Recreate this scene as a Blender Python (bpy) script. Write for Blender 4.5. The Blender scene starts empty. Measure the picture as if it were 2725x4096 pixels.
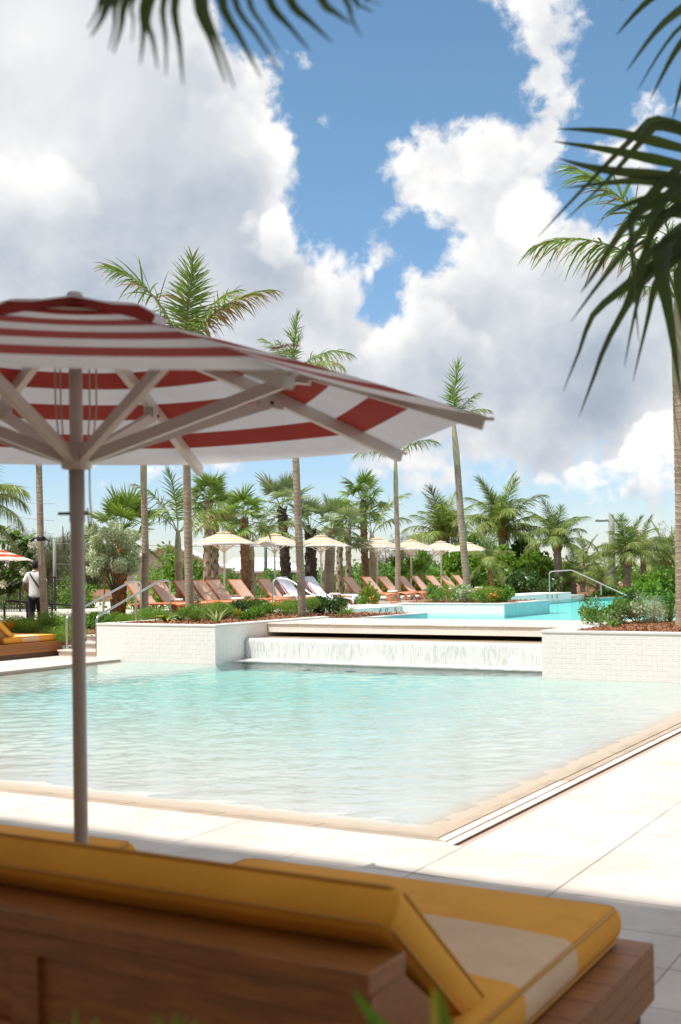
import bpy, bmesh, math, random
import numpy as np
from mathutils import Vector, Matrix, Euler

random.seed(7)
rng = np.random.default_rng(7)
sc = bpy.context.scene
COL = sc.collection
R = math.radians
PI = math.pi

# ------------------------------------------------------------------ camera
EYE, FPX, HZ, CX, ROLL = 1.65, 4700.0, 2290.0, 1362.5, 0.012
cam_data = bpy.data.cameras.new('camera')
cam = bpy.data.objects.new('camera', cam_data)
COL.objects.link(cam)
cam_data.sensor_fit = 'VERTICAL'
cam_data.sensor_height = 36.0
cam_data.sensor_width = 24.0
cam_data.lens = FPX / 4096 * 36.0
cam_data.shift_y = (HZ - 2048) / 4096
cam_data.clip_start = 0.05
cam_data.clip_end = 6000
cam_data.dof.use_dof = True
cam_data.dof.focus_distance = 24.0
cam_data.dof.aperture_fstop = 3.0
c_, s_ = math.cos(ROLL), math.sin(ROLL)
cam.matrix_world = Matrix(((c_, s_, 0, 0), (0, 0, -1, 0), (-s_, c_, 0, EYE), (0, 0, 0, 1)))
sc.camera = cam

# ------------------------------------------------------------------ light
SUN = Vector((-0.37, -0.18, 0.91)).normalized()      # towards the sun
sun_el = math.asin(SUN.z)
sun_az = math.atan2(SUN.x, SUN.y)
EXPOSURE = 0.75
sun_d = bpy.data.lights.new('sun', 'SUN')
sun_d.energy = 3.5
sun_d.angle = R(0.55)
sun_d.color = (1.0, 0.955, 0.88)
sun_o = bpy.data.objects.new('sun', sun_d)
COL.objects.link(sun_o)
sun_o.rotation_euler = SUN.to_track_quat('Z', 'Y').to_euler()

sc.view_settings.view_transform = 'Standard'
sc.view_settings.look = 'None'
sc.view_settings.exposure = EXPOSURE
sc.view_settings.gamma = 1.0
sc.view_settings.use_curve_mapping = False
sc.render.engine = 'CYCLES'
sc.cycles.use_denoising = True
sc.cycles.max_bounces = 7
sc.cycles.diffuse_bounces = 4
sc.cycles.glossy_bounces = 3
sc.cycles.transmission_bounces = 4
sc.cycles.transparent_max_bounces = 12
sc.cycles.sample_clamp_indirect = 6.0
sc.cycles.sample_clamp_direct = 14.0
sc.cycles.caustics_reflective = False
sc.cycles.caustics_refractive = False


def ray(px, py):
    dx, dy = px - CX, py - HZ
    return Vector(((dx * c_ - dy * s_) / FPX, 1.0, -(dx * s_ + dy * c_) / FPX))


def at(px, py, Y):
    d = ray(px, py)
    return Vector((d.x * Y, Y, EYE + d.z * Y))


def onz(px, py, z):
    d = ray(px, py)
    t = (z - EYE) / d.z
    return Vector((d.x * t, t, z))


# ------------------------------------------------------------------ node helpers
class NT:
    def __init__(self, tree):
        self.t = tree
        tree.nodes.clear()

    def n(self, typ, **kw):
        nd = self.t.nodes.new(typ)
        ins = kw.pop('ins', {})
        for k, v in kw.items():
            setattr(nd, k, v)
        for k, v in ins.items():
            self.put(nd.inputs[k], v)
        return nd

    def put(self, sock, v):
        if hasattr(v, 'is_output') or isinstance(v, bpy.types.NodeSocket):
            self.t.links.new(v, sock)
        else:
            sock.default_value = v

    def m(self, op, a, b=None, c=None, clamp=False):
        nd = self.t.nodes.new('ShaderNodeMath')
        nd.operation = op
        nd.use_clamp = clamp
        self.put(nd.inputs[0], a)
        if b is not None:
            self.put(nd.inputs[1], b)
        if c is not None:
            self.put(nd.inputs[2], c)
        return nd.outputs[0]

    def vm(self, op, a, b=None):
        nd = self.t.nodes.new('ShaderNodeVectorMath')
        nd.operation = op
        self.put(nd.inputs[0], a)
        if b is not None:
            self.put(nd.inputs[1], b)
        return nd.outputs['Value'] if op in ('DISTANCE', 'DOT_PRODUCT', 'LENGTH') else nd.outputs[0]

    def noise(self, vec, scale, detail=3.0, rough=0.5, dist=0.0, lac=2.0):
        nd = self.n('ShaderNodeTexNoise', ins={'Scale': scale, 'Detail': detail, 'Roughness': rough, 'Distortion': dist, 'Lacunarity': lac})
        if vec is not None:
            self.put(nd.inputs['Vector'], vec)
        return nd

    def ramp(self, fac, stops, interp='LINEAR'):
        nd = self.t.nodes.new('ShaderNodeValToRGB')
        cr = nd.color_ramp
        cr.interpolation = interp
        while len(cr.elements) < len(stops):
            cr.elements.new(0.5)
        for e, (p, c) in zip(cr.elements, stops):
            e.position = p
            e.color = (c[0], c[1], c[2], 1) if not isinstance(c, (int, float)) else (c, c, c, 1)
        self.put(nd.inputs[0], fac)
        return nd.outputs[0]

    def mix(self, fac, a, b, blend='MIX'):
        nd = self.t.nodes.new('ShaderNodeMix')
        nd.data_type = 'RGBA'
        nd.blend_type = blend
        self.put(nd.inputs[0], fac)
        for sck, v in ((nd.inputs[6], a), (nd.inputs[7], b)):
            if isinstance(v, tuple) and len(v) == 3:
                v = (*v, 1)
            self.put(sck, v)
        return nd.outputs[2]

    def smooth(self, v, lo, hi, to0=0.0, to1=1.0, kind='SMOOTHSTEP'):
        nd = self.n('ShaderNodeMapRange', interpolation_type=kind)
        for i, x in enumerate((v, lo, hi, to0, to1)):
            self.put(nd.inputs[i], x)
        return nd.outputs[0]

    def xyz(self, v):
        nd = self.n('ShaderNodeSeparateXYZ', ins={0: v})
        return nd.outputs

    def comb(self, x, y, z):
        return self.n('ShaderNodeCombineXYZ', ins={0: x, 1: y, 2: z}).outputs[0]


# ------------------------------------------------------------------ world: sky with cumulus
world = bpy.data.worlds.new('World')
sc.world = world
world.use_nodes = True
world.cycles.sampling_method = 'MANUAL'
world.cycles.sample_map_resolution = 256
W = NT(world.node_tree)
sky = W.n('ShaderNodeTexSky', sky_type='NISHITA', sun_disc=False)
sky.sun_elevation = sun_el
sky.sun_rotation = sun_az
sky.air_density = 1.1
sky.dust_density = 0.15
sky.ozone_density = 3.0
geo = W.n('ShaderNodeTexCoord')
D = W.vm('NORMALIZE', geo.outputs['Generated'])
dz = W.xyz(D)[2]

def bdir(px, py):
    return tuple(ray(px, py).normalized())

def sdf_union(blobs, vec):
    out = None
    for (px, py, r) in blobs:
        d = W.m('SUBTRACT', W.vm('DISTANCE', vec, bdir(px, py)), r / FPX * 0.93)
        out = d if out is None else W.m('SMOOTH_MIN', out, d, 0.012)
    return out

# broad warp so outlines are not circles
wn = W.noise(D, 9.0, 4.0, 0.55)
warp = W.vm('SUBTRACT', wn.outputs['Color'], (0.5, 0.5, 0.5))
wsc = W.n('ShaderNodeVectorMath', operation='SCALE', ins={0: warp, 'Scale': 0.016}).outputs[0]
DW = W.vm('ADD', D, wsc)

BLUE = [(1130, -130, 285), (1380, 130, 255), (1370, 420, 195), (1530, 310, 185), (1350, 640, 150), (1355, 760, 140), (1385, 880, 115), (1420, 960, 60), (1230, 720, 40), (1680, 200, 250), (1830, 240, 205), (1860, 60, 190), (1985, 270, 80), (2060, 420, 36),
        (1640, 970, 26), (1675, 1005, 24), (1720, 1040, 22), (1560, 1120, 22), (1530, 1235, 20), (1560, 1225, 18),
        (2480, 120, 170), (2440, 330, 120), (2650, 200, 190), (2400, 480, 70), (2700, 560, 100), (2330, 740, 75), (2430, 840, 60), (2290, 830, 40)]
WISP = [(2130, -60, 250), (2190, 110, 200), (2205, 290, 150), (2220, 450, 150), (2190, 580, 150), (1295, 480, 50), (1190, 240, 60), (2350, 330, 60), (2580, 450, 110)]
sd = sdf_union(BLUE, DW)
wsp = W.m('MULTIPLY', sdf_union(WISP, DW), -1.0)
# elsewhere in the sky the same broken cumulus goes on
vmask = W.smooth(W.vm('DISTANCE', D, bdir(1362, 1000)), 0.55, 0.8)
gn = W.noise(D, 2.6, 2.0, 0.5).outputs[0]
gsd = W.m('MULTIPLY', W.m('SUBTRACT', 0.56, gn), 0.9)
gsd = W.m('ADD', gsd, W.m('MULTIPLY', W.m('SUBTRACT', 1.0, vmask), 2.0))
sd = W.m('MINIMUM', sd, gsd)
sd = W.m('MAXIMUM', sd, W.m('MULTIPLY', wsp, 0.8))
# clear strip towards the horizon (higher on one side)
dx_ = W.xyz(D)[0]
dy_ = W.xyz(D)[1]
hor = W.m('ADD', 0.058, W.m('MULTIPLY', W.m('MULTIPLY', dx_, W.m('SIGN', dy_)), -0.15))
hsd = W.m('MULTIPLY', W.m('SUBTRACT', W.m('ADD', dz, W.m('MULTIPLY', W.m('SUBTRACT', wn.outputs[0], 0.5), 0.10)), hor), 0.30)
sd = W.m('MINIMUM', sd, hsd)

# puffy detail: soft billows plus fine fray at the rims
SUNO = tuple(Vector((-0.012, 0.0, 0.022)))
def detail(vec):
    v1 = W.n('ShaderNodeTexVoronoi', feature='F1', ins={'Vector': vec, 'Scale': 17.0, 'Detail': 2.0, 'Roughness': 0.5, 'Lacunarity': 2.4}).outputs['Distance']
    n1 = W.noise(vec, 13.0, 6.0, 0.52).outputs[0]
    return W.m('SUBTRACT', W.m('MULTIPLY', W.m('SUBTRACT', n1, 0.5), 1.5), W.m('MULTIPLY', W.m('SUBTRACT', v1, 0.42), 0.75))
WD = W.n('ShaderNodeVectorMath', operation='SCALE', ins={0: warp, 'Scale': 0.022}).outputs[0]
fw = W.vm('SUBTRACT', W.noise(D, 42.0, 3.0, 0.55).outputs['Color'], (0.5, 0.5, 0.5))
FW = W.n('ShaderNodeVectorMath', operation='SCALE', ins={0: fw, 'Scale': 0.012}).outputs[0]
DP = W.vm('ADD', W.vm('ADD', D, WD), FW)
d0 = detail(DP)
d1 = detail(W.vm('ADD', DP, SUNO))
fray = W.m('MULTIPLY', W.m('SUBTRACT', W.noise(DP, 75.0, 4.0, 0.6).outputs[0], 0.5), 0.030)
dens = W.m('ADD', W.m('ADD', sd, fray), W.m('MULTIPLY', d0, 0.029))
alpha = W.smooth(dens, -0.006, 0.010)
# lighting of the cloud masses: relief towards the sun, thin bright rims, grey deep parts
relief = W.m('SUBTRACT', d0, d1)
SUN2 = (-0.028, 0.0, 0.046)
b0 = W.noise(DP, 9.0, 2.0, 0.45).outputs[0]
b1 = W.noise(W.vm('ADD', DP, SUN2), 9.0, 2.0, 0.45).outputs[0]
rel2 = W.m('SUBTRACT', b0, b1)
DARK = [(760, 900, 560, 0.16), (330, 1350, 700, 0.20), (1050, 1350, 420, .11), (2330, 1560, 330, 0.33), (1950, 1500, 430, 0.15), (1480, 1560, 480, 0.15), (1080, 1050, 240, 0.08),
        (1750, 1330, 260, 0.07), (2450, 1300, 340, 0.15), (820, 300, 300, 0.05), (2130, 1830, 180, 0.12), (2600, 1980, 220, .12), (2150, 200, 180, .06)]
LITE = [(2640, 1740, 190, 0.16), (1850, 780, 420, 0.045), (2050, 1000, 260, .06), (130, 620, 260, 0.10), (1000, 430, 260, 0.06), (1450, 1080, 260, 0.05), (2020, 1880, 130, 0.12), (150, 130, 300, .06), (1150, 800, 160, .10), (2330, 1830, 130, .12), (1300,1850,200,.08)]
shade = None
for blobs, sgn in ((DARK, -1), (LITE, 1)):
    for (px, py, r, k) in blobs:
        f = W.smooth(W.vm('DISTANCE', DW, bdir(px, py)), 0.0, r / FPX, sgn * k, 0.0)
        shade = f if shade is None else W.m('ADD', shade, f)
gdark = W.m('MULTIPLY', W.m('MULTIPLY', W.m('SUBTRACT', W.noise(D, 4.2, 3.0, 0.5).outputs[0], 0.42), -0.9), vmask)
shade = W.m('ADD', shade, gdark)
rim = W.smooth(dens, 0.0, 0.045, 0.10, 0.0)
soft = W.smooth(sd, 0.02, 0.11, 1.0, 0.10)
lum = W.m('ADD', W.m('ADD', 0.83, shade), W.m('ADD', rim, W.m('ADD', W.m('MULTIPLY', W.m('MULTIPLY', relief, 0.22), soft), W.m('MULTIPLY', W.m('MULTIPLY', rel2, 0.40), soft))))
# overlapping billow masses: each front lobe is bright along its top and greys below
LOBES = [([(1130, 960, 190), (1330, 1090, 190), (1010, 870, 90), (1510, 1110, 110)], 0.15), ([(1640, 640, 120), (1560, 760, 90)], 0.09), ([(1960, 640, 190), (1790, 720, 120)], 0.08), ([(2110, 860, 200), (1830, 960, 170), (1620, 900, 80)], 0.10),
         ([(1700, 1290, 150), (1600, 1400, 170), (1880, 1420, 150)], 0.09), ([(2680, 1830, 230), (2400, 1950, 180), (2180, 2010, 150)], 0.24), ([(200, 900, 280), (-60, 760, 200)], 0.06), ([(900, 560, 220), (1060, 640, 110)], 0.05)]
for blobs_, gain_ in LOBES:
    ins_ = W.m('ADD', W.m('MULTIPLY', sdf_union(blobs_, DW), -1.0), W.m('MULTIPLY', W.m('ADD', d0, 0.1), 0.030))
    up_ = W.m('MULTIPLY', W.smooth(ins_, -0.002, 0.012), W.smooth(ins_, 0.008, 0.075, gain_, 0.0))
    dn_ = W.smooth(ins_, -0.05, -0.001, 0.0, -0.35 * gain_)
    dn_ = W.m('MULTIPLY', dn_, W.smooth(ins_, -0.001, 0.004, 1.0, 0.0))
    zt_ = max(ray(bx_, by_ - br_).normalized().z for bx_, by_, br_ in blobs_)
    zb_ = min(ray(bx_, by_).normalized().z for bx_, by_, br_ in blobs_)
    wz_ = W.smooth(dz, zb_ - 0.030, 0.5 * (zb_ + zt_))
    lum = W.m('ADD', lum, W.m('MULTIPLY', W.m('ADD', up_, dn_), wz_))
lum = W.m('MINIMUM', W.m('MAXIMUM', lum, 0.40), 1.0)
ccol = W.ramp(lum, [(0.0, (0.30, 0.36, 0.46)), (0.40, (0.36, 0.42, 0.52)), (0.60, (0.50, 0.56, 0.65)), (0.80, (0.72, 0.745, 0.79)), (0.92, (0.92, 0.92, 0.925)), (1.0, (1.06, 1.04, 1.02))])
WSTR = 0.10
CLOUD_GAIN = 0.60 / WSTR
SKY_TINT = (0.74, 0.88, 0.87)
cvec = W.n('ShaderNodeVectorMath', operation='SCALE', ins={0: ccol, 'Scale': CLOUD_GAIN}).outputs[0]
skyc = W.mix(1.0, sky.outputs[0], SKY_TINT, 'MULTIPLY')
skyc = W.mix(W.smooth(dz, 0.0, 0.40), W.mix(1.0, skyc, (0.95, 0.86, 1.04), 'MULTIPLY'), skyc)
col = W.mix(alpha, skyc, cvec)
bg = W.n('ShaderNodeBackground', ins={'Color': col, 'Strength': WSTR})
wo = W.n('ShaderNodeOutputWorld')
W.t.links.new(bg.outputs[0], wo.inputs[0])


# ------------------------------------------------------------------ materials
MATS = {}

def pmat(name, color, rough=0.6, metal=0.0, var=0.0, vscale=6.0, bump=0.0, bscale=40.0, spec=0.5, coords='Object', color2=None, stretch=None, objvar=0.0, sheen=0.0):
    """principled with colour mottling and fine relief"""
    mt = bpy.data.materials.new(name)
    mt.use_nodes = True
    T = NT(mt.node_tree)
    out = T.n('ShaderNodeOutputMaterial')
    b = T.n('ShaderNodeBsdfPrincipled', ins={'Roughness': rough, 'Metallic': metal, 'Specular IOR Level': spec})
    if sheen:
        b.inputs['Sheen Weight'].default_value = sheen
    tc = T.n('ShaderNodeTexCoord').outputs[coords]
    if stretch:
        tc = T.n('ShaderNodeMapping', ins={'Vector': tc, 'Scale': stretch}).outputs[0]
    c = (*color, 1)
    if var or color2:
        nz = T.noise(tc, vscale, 5.0, 0.6).outputs[0]
        c2 = color2 or tuple(max(0, x * (1 - var)) for x in color)
        c1 = color if color2 else tuple(min(1, x * (1 + var * 0.6)) for x in color)
        c = T.mix(T.smooth(nz, 0.32, 0.68), c1, c2)
    if objvar:
        oi = T.n('ShaderNodeObjectInfo').outputs['Random']
        hs = T.n('ShaderNodeHueSaturation', ins={'Value': T.smooth(oi, 0, 1, 1 - objvar, 1 + objvar, 'LINEAR'), 'Color': c})
        c = hs.outputs[0]
    T.put(b.inputs['Base Color'], c)
    if bump:
        nb = T.noise(tc, bscale, 4.0, 0.6).outputs[0]
        bp = T.n('ShaderNodeBump', ins={'Strength': bump, 'Distance': 0.01, 'Height': nb})
        T.put(b.inputs['Normal'], bp.outputs[0])
    T.t.links.new(b.outputs[0], out.inputs[0])
    MATS[name] = mt
    return mt


def leafmat(name, c1, c2, trans=0.35, rough=0.45, vscale=3.0, objvar=0.18):
    mt = bpy.data.materials.new(name)
    mt.use_nodes = True
    T = NT(mt.node_tree)
    out = T.n('ShaderNodeOutputMaterial')
    tc = T.n('ShaderNodeTexCoord').outputs['Object']
    nz = T.noise(tc, vscale, 3.0, 0.6).outputs[0]
    wn_ = T.n('ShaderNodeTexWhiteNoise', noise_dimensions='1D', ins={'W': T.n('ShaderNodeNewGeometry').outputs['Random Per Island']}).outputs[0]
    f = T.m('ADD', T.m('MULTIPLY', T.smooth(nz, 0.3, 0.7), 0.5), T.m('MULTIPLY', wn_, 0.5))
    c = T.mix(f, c1, c2)
    oi = T.n('ShaderNodeObjectInfo').outputs['Random']
    hs = T.n('ShaderNodeHueSaturation', ins={'Value': T.smooth(oi, 0, 1, 1 - objvar, 1 + objvar, 'LINEAR'), 'Color': c}).outputs[0]
    b = T.n('ShaderNodeBsdfPrincipled', ins={'Roughness': rough, 'Base Color': hs, 'Specular IOR Level': 0.4})
    tr = T.n('ShaderNodeBsdfTranslucent', ins={'Color': T.mix(1.0, hs, (1.0, 1.1, 0.55), 'MULTIPLY')})
    mx = T.n('ShaderNodeMixShader', ins={0: trans, 1: b.outputs[0], 2: tr.outputs[0]})
    T.t.links.new(mx.outputs[0], out.inputs[0])
    MATS[name] = mt
    return mt


def clothmat(name, color, trans=0.3, weave=260.0, var=0.06, objvar=0.0):
    mt = bpy.data.materials.new(name)
    mt.use_nodes = True
    T = NT(mt.node_tree)
    out = T.n('ShaderNodeOutputMaterial')
    tc = T.n('ShaderNodeTexCoord').outputs['Object']
    nz = T.noise(tc, 3.0, 5.0, 0.6).outputs[0]
    c = T.mix(T.smooth(nz, 0.3, 0.7), color, tuple(x * (1 - var * 2) for x in color))
    wv = T.noise(tc, weave, 2.0, 0.6).outputs[0]
    big = T.noise(T.n('ShaderNodeMapping', ins={'Vector': tc, 'Scale': (1, 3.0, 3.0)}).outputs[0], 2.2, 3.0, 0.5).outputs[0]
    mid_ = T.noise(T.n('ShaderNodeMapping', ins={'Vector': tc, 'Scale': (2.5, 1.0, 1.0)}).outputs[0], 7.0, 3.0, 0.55, 1.2).outputs[0]
    h = T.m('ADD', T.m('MULTIPLY', wv, 0.12), T.m('ADD', T.m('MULTIPLY', big, 0.9), T.m('MULTIPLY', mid_, 0.35)))
    bp = T.n('ShaderNodeBump', ins={'Strength': 0.35, 'Distance': 0.02, 'Height': h}).outputs[0]
    b = T.n('ShaderNodeBsdfPrincipled', ins={'Roughness': 0.85, 'Base Color': c, 'Specular IOR Level': 0.2, 'Normal': bp})
    if trans:
        tr = T.n('ShaderNodeBsdfTranslucent', ins={'Color': c, 'Normal': bp})
        mx = T.n('ShaderNodeMixShader', ins={0: trans, 1: b.outputs[0], 2: tr.outputs[0]})
        T.t.links.new(mx.outputs[0], out.inputs[0])
    else:
        T.t.links.new(b.outputs[0], out.inputs[0])
    MATS[name] = mt
    return mt


def watermat(name, ripple, absorb, dens, tint=(1, 1, 1), scale=(1, 1, 1), strength=0.35, rough=0.03, cap=0.62):
    """clear water: fresnel reflection over a transparent surface, absorbing body"""
    mt = bpy.data.materials.new(name)
    mt.use_nodes = True
    T = NT(mt.node_tree)
    out = T.n('ShaderNodeOutputMaterial')
    tc = T.n('ShaderNodeTexCoord').outputs['Object']
    mp = T.n('ShaderNodeMapping', ins={'Vector': tc, 'Scale': scale}).outputs[0]
    n1 = T.noise(mp, ripple, 4.0, 0.55, 0.8).outputs[0]
    n2 = T.noise(mp, ripple * 0.31, 2.0, 0.5, 0.4).outputs[0]
    h = T.m('ADD', T.m('MULTIPLY', n1, 0.5), n2)
    bp = T.n('ShaderNodeBump', ins={'Strength': strength, 'Distance': 0.12, 'Height': h}).outputs[0]
    fr = T.n('ShaderNodeFresnel', ins={'IOR': 1.33, 'Normal': bp}).outputs[0]
    fr = T.m('MINIMUM', fr, cap)
    gl = T.n('ShaderNodeBsdfGlossy', ins={'Roughness': rough, 'Normal': bp, 'Color': (1, 1, 1, 1)})
    tp = T.n('ShaderNodeBsdfTransparent', ins={'Color': (*tint, 1)})
    mx = T.n('ShaderNodeMixShader', ins={0: fr, 1: tp.outputs[0], 2: gl.outputs[0]})
    T.t.links.new(mx.outputs[0], out.inputs[0])
    if dens:
        va = T.n('ShaderNodeVolumeAbsorption', ins={'Color': (*absorb, 1), 'Density': dens})
        T.t.links.new(va.outputs[0], out.inputs['Volume'])
    MATS[name] = mt
    return mt


# ------------------------------------------------------------------ mesh builder
class MB:
    def __init__(self):
        self.v = []
        self.f = []
        self.mi = []
        self.sm = []

    def add(self, verts, faces, mi=0, smooth=False):
        o = len(self.v)
        self.v.extend([tuple(p) for p in verts])
        for f in faces:
            self.f.append(tuple(i + o for i in f))
            self.mi.append(mi)
            self.sm.append(smooth)
        return self

    def box(self, x0, x1, y0, y1, z0, z1, mi=0, M=None, bev=0.0):
        if bev > 0:
            bm = bmesh.new()
            bmesh.ops.create_cube(bm, size=1.0)
            bmesh.ops.scale(bm, vec=(x1 - x0, y1 - y0, z1 - z0), verts=bm.verts)
            bmesh.ops.translate(bm, vec=((x0 + x1) / 2, (y0 + y1) / 2, (z0 + z1) / 2), verts=bm.verts)
            bmesh.ops.bevel(bm, geom=list(bm.edges), offset=bev, segments=2, affect='EDGES', profile=0.5)
            bm.verts.index_update()
            vs = [v.co.copy() for v in bm.verts]
            fs = [[v.index for v in f.verts] for f in bm.faces]
            flat = [max(abs(c) for c in f.normal) > 0.999 for f in bm.faces]
            bm.free()
            if M:
                vs = [M @ v for v in vs]
            self.add(vs, fs, mi, True)
            for k, fl in enumerate(flat):
                if fl:
                    self.sm[len(self.sm) - len(flat) + k] = False
            return self
        vs = [Vector((x, y, z)) for x in (x0, x1) for y in (y0, y1) for z in (z0, z1)]
        if M:
            vs = [M @ v for v in vs]
        return self.add(vs, [(0, 1, 3, 2), (4, 6, 7, 5), (0, 4, 5, 1), (2, 3, 7, 6), (0, 2, 6, 4), (1, 5, 7, 3)], mi)

    def tube(self, pts, r, n=8, mi=0, cap=True, smooth=True):
        pts = [Vector(p) for p in pts]
        rs = r if isinstance(r, (list, tuple)) else [r] * len(pts)
        vs, fs = [], []
        up = None
        for i, p in enumerate(pts):
            t = (pts[min(i + 1, len(pts) - 1)] - pts[max(i - 1, 0)]).normalized()
            if up is None:
                up = Vector((0, 0, 1)) if abs(t.z) < 0.9 else Vector((1, 0, 0))
            a = t.cross(up)
            if a.length < 1e-5:
                a = t.cross(Vector((0, 1, 0)))
            a.normalize()
            b = a.cross(t).normalized()
            up = b
            for k in range(n):
                an = 2 * PI * k / n
                vs.append(p + (a * math.cos(an) + b * math.sin(an)) * rs[i])
        for i in range(len(pts) - 1):
            for k in range(n):
                k2 = (k + 1) % n
                fs.append((i * n + k, i * n + k2, (i + 1) * n + k2, (i + 1) * n + k))
        self.add(vs, fs, mi, smooth)
        if cap:
            self.add([vs[k] for k in range(n)], [tuple(range(n))[::-1]], mi)
            self.add([vs[(len(pts) - 1) * n + k] for k in range(n)], [tuple(range(n))], mi)
        return self

    def beam(self, p0, p1, w, h, mi=0, up=(0, 0, 1)):
        p0, p1 = Vector(p0), Vector(p1)
        t = (p1 - p0).normalized()
        a = t.cross(Vector(up))
        if a.length < 1e-4:
            a = t.cross(Vector((1, 0, 0)))
        a.normalize()
        b = a.cross(t).normalized()
        vs = []
        for p in (p0, p1):
            for sx, sy in ((-1, -1), (1, -1), (1, 1), (-1, 1)):
                vs.append(p + a * sx * w / 2 + b * sy * h / 2)
        return self.add(vs, [(0, 1, 2, 3), (7, 6, 5, 4), (0, 4, 5, 1), (1, 5, 6, 2), (2, 6, 7, 3), (3, 7, 4, 0)], mi)

    def lathe(self, prof, n=16, mi=0, c=(0, 0, 0), smooth=True, mis=None):
        vs, fs = [], []
        for (r, z) in prof:
            for k in range(n):
                an = 2 * PI * k / n
                vs.append((c[0] + r * math.cos(an), c[1] + r * math.sin(an), c[2] + z))
        o = len(self.v)
        self.v.extend(vs)
        for i in range(len(prof) - 1):
            for k in range(n):
                k2 = (k + 1) % n
                self.f.append((o + i * n + k, o + i * n + k2, o + (i + 1) * n + k2, o + (i + 1) * n + k))
                self.mi.append(mis[i] if mis else mi)
                self.sm.append(smooth)
        return self

    def prism(self, poly, z0, z1, mi=0, mside=None):
        n = len(poly)
        self.add([(p[0], p[1], z1) for p in poly], [tuple(range(n))], mi)
        self.add([(p[0], p[1], z0) for p in poly], [tuple(range(n))[::-1]], mi)
        for i in range(n):
            j = (i + 1) % n
            a, b = poly[i], poly[j]
            self.add([(a[0], a[1], z0), (b[0], b[1], z0), (b[0], b[1], z1), (a[0], a[1], z1)], [(0, 1, 2, 3)], mi if mside is None else mside)
        return self

    def mesh(self, name, mats):
        me = bpy.data.meshes.new(name)
        me.from_pydata(self.v, [], self.f)
        for m_ in (mats if isinstance(mats, (list, tuple)) else [mats]):
            me.materials.append(m_)
        me.polygons.foreach_set('material_index', self.mi)
        me.polygons.foreach_set('use_smooth', self.sm)
        me.update()
        return me

    def build(self, name, mats, parent=None, **kw):
        return link(name, self.mesh(name, mats), parent, **kw)


def link(name, me, parent=None, loc=None, rot=None, scale=None, label=None, cat=None, group=None, kind=None):
    o = bpy.data.objects.new(name, me)
    COL.objects.link(o)
    if parent is not None:
        o.parent = parent
    if loc is not None:
        o.location = loc
    if rot is not None:
        o.rotation_euler = rot
    if scale is not None:
        o.scale = scale if isinstance(scale, (tuple, list)) else (scale,) * 3
    tag(o, label, cat, group, kind)
    return o


def tag(o, label=None, cat=None, group=None, kind=None):
    if label:
        o['label'] = label
    if cat:
        o['category'] = cat
    if group:
        o['group'] = group
    if kind:
        o['kind'] = kind
    return o


def thing(name, label, cat, loc=(0, 0, 0), rz=0.0, group=None):
    o = bpy.data.objects.new(name, None)
    COL.objects.link(o)
    o.empty_display_size = 0.1
    o.location = loc
    o.rotation_euler = (0, 0, rz)
    return tag(o, label, cat, group)


def np_mesh(name, V, F, mats, smooth=False, mi=None):
    """V (n,3) floats, F (m,4) quads"""
    me = bpy.data.meshes.new(name)
    V = np.asarray(V, dtype=np.float32)
    F = np.asarray(F, dtype=np.int32)
    me.vertices.add(len(V))
    me.vertices.foreach_set('co', V.ravel())
    k = F.shape[1]
    me.loops.add(F.size)
    me.loops.foreach_set('vertex_index', F.ravel())
    me.polygons.add(len(F))
    me.polygons.foreach_set('loop_start', np.arange(0, F.size, k, dtype=np.int32))
    for m_ in (mats if isinstance(mats, (list, tuple)) else [mats]):
        me.materials.append(m_)
    if mi is not None:
        me.polygons.foreach_set('material_index', np.asarray(mi, dtype=np.int32))
    if smooth:
        me.polygons.foreach_set('use_smooth', np.ones(len(F), dtype=bool))
    me.update(calc_edges=True)
    me.validate()
    return me


# pool frame: u runs away to the right, v runs right towards us
PO = onz(1813, 3380, 0.0)
PANG = R(-29.8)
U = Vector((math.sin(-PANG), math.cos(PANG), 0))
V_ = Vector((math.cos(PANG), math.sin(PANG), 0))

def uv(u, v, z=0.0):
    return Vector((PO.x, PO.y, z)) + U * u + V_ * v

def to_uv(p):
    d = Vector((p[0] - PO.x, p[1] - PO.y, 0))
    return d.dot(U), d.dot(V_)
# ================================================================== shared materials
M = MATS
pmat('stone', (0.61, 0.545, 0.485), 0.75, var=0.16, vscale=1.6, bump=0.12, bscale=60, objvar=0.055)
pmat('stone_wet', (0.44, 0.335, 0.235), 0.35, var=0.16, vscale=3.0, bump=0.1, bscale=50, objvar=0.05)
pmat('joint_dark', (0.24, 0.14, 0.10), 0.9)
pmat('joint', (0.42, 0.33, 0.27), 0.9)
pmat('white_tile', (0.81, 0.79, 0.755), 0.5, var=0.05, vscale=1.5, bump=0.03, bscale=90, objvar=0.018)
pmat('grout', (0.79, 0.77, 0.735), 0.9)
pmat('white_render', (0.72, 0.70, 0.66), 0.7, var=0.04, vscale=1.5, bump=0.06, bscale=80)
pmat('teal_tile', (0.22, 0.60, 0.62), 0.4, var=0.10, vscale=5.0)
pmat('pool_plaster', (0.80, 0.81, 0.77), 0.7, var=0.06, vscale=1.2)
pmat('pool_turq', (0.42, 0.70, 0.69), 0.7, var=0.06, vscale=0.8)
pmat('mulch', (0.24, 0.105, 0.05), 0.9, var=0.5, vscale=30, bump=0.6, bscale=60)
pmat('mulch_chip', (0.30, 0.135, 0.065), 0.85, var=0.45, vscale=14)
pmat('soil_grass', (0.10, 0.13, 0.04), 0.95, var=0.5, vscale=0.6, bump=0.5, bscale=8)
pmat('steel', (0.62, 0.62, 0.60), 0.22, metal=1.0)
pmat('slot_dark', (0.34, 0.25, 0.19), 0.8)
pmat('ledge_stone', (0.60, 0.46, 0.34), 0.3, var=0.12, vscale=2.0, stretch=(1, 4, 1))
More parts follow.
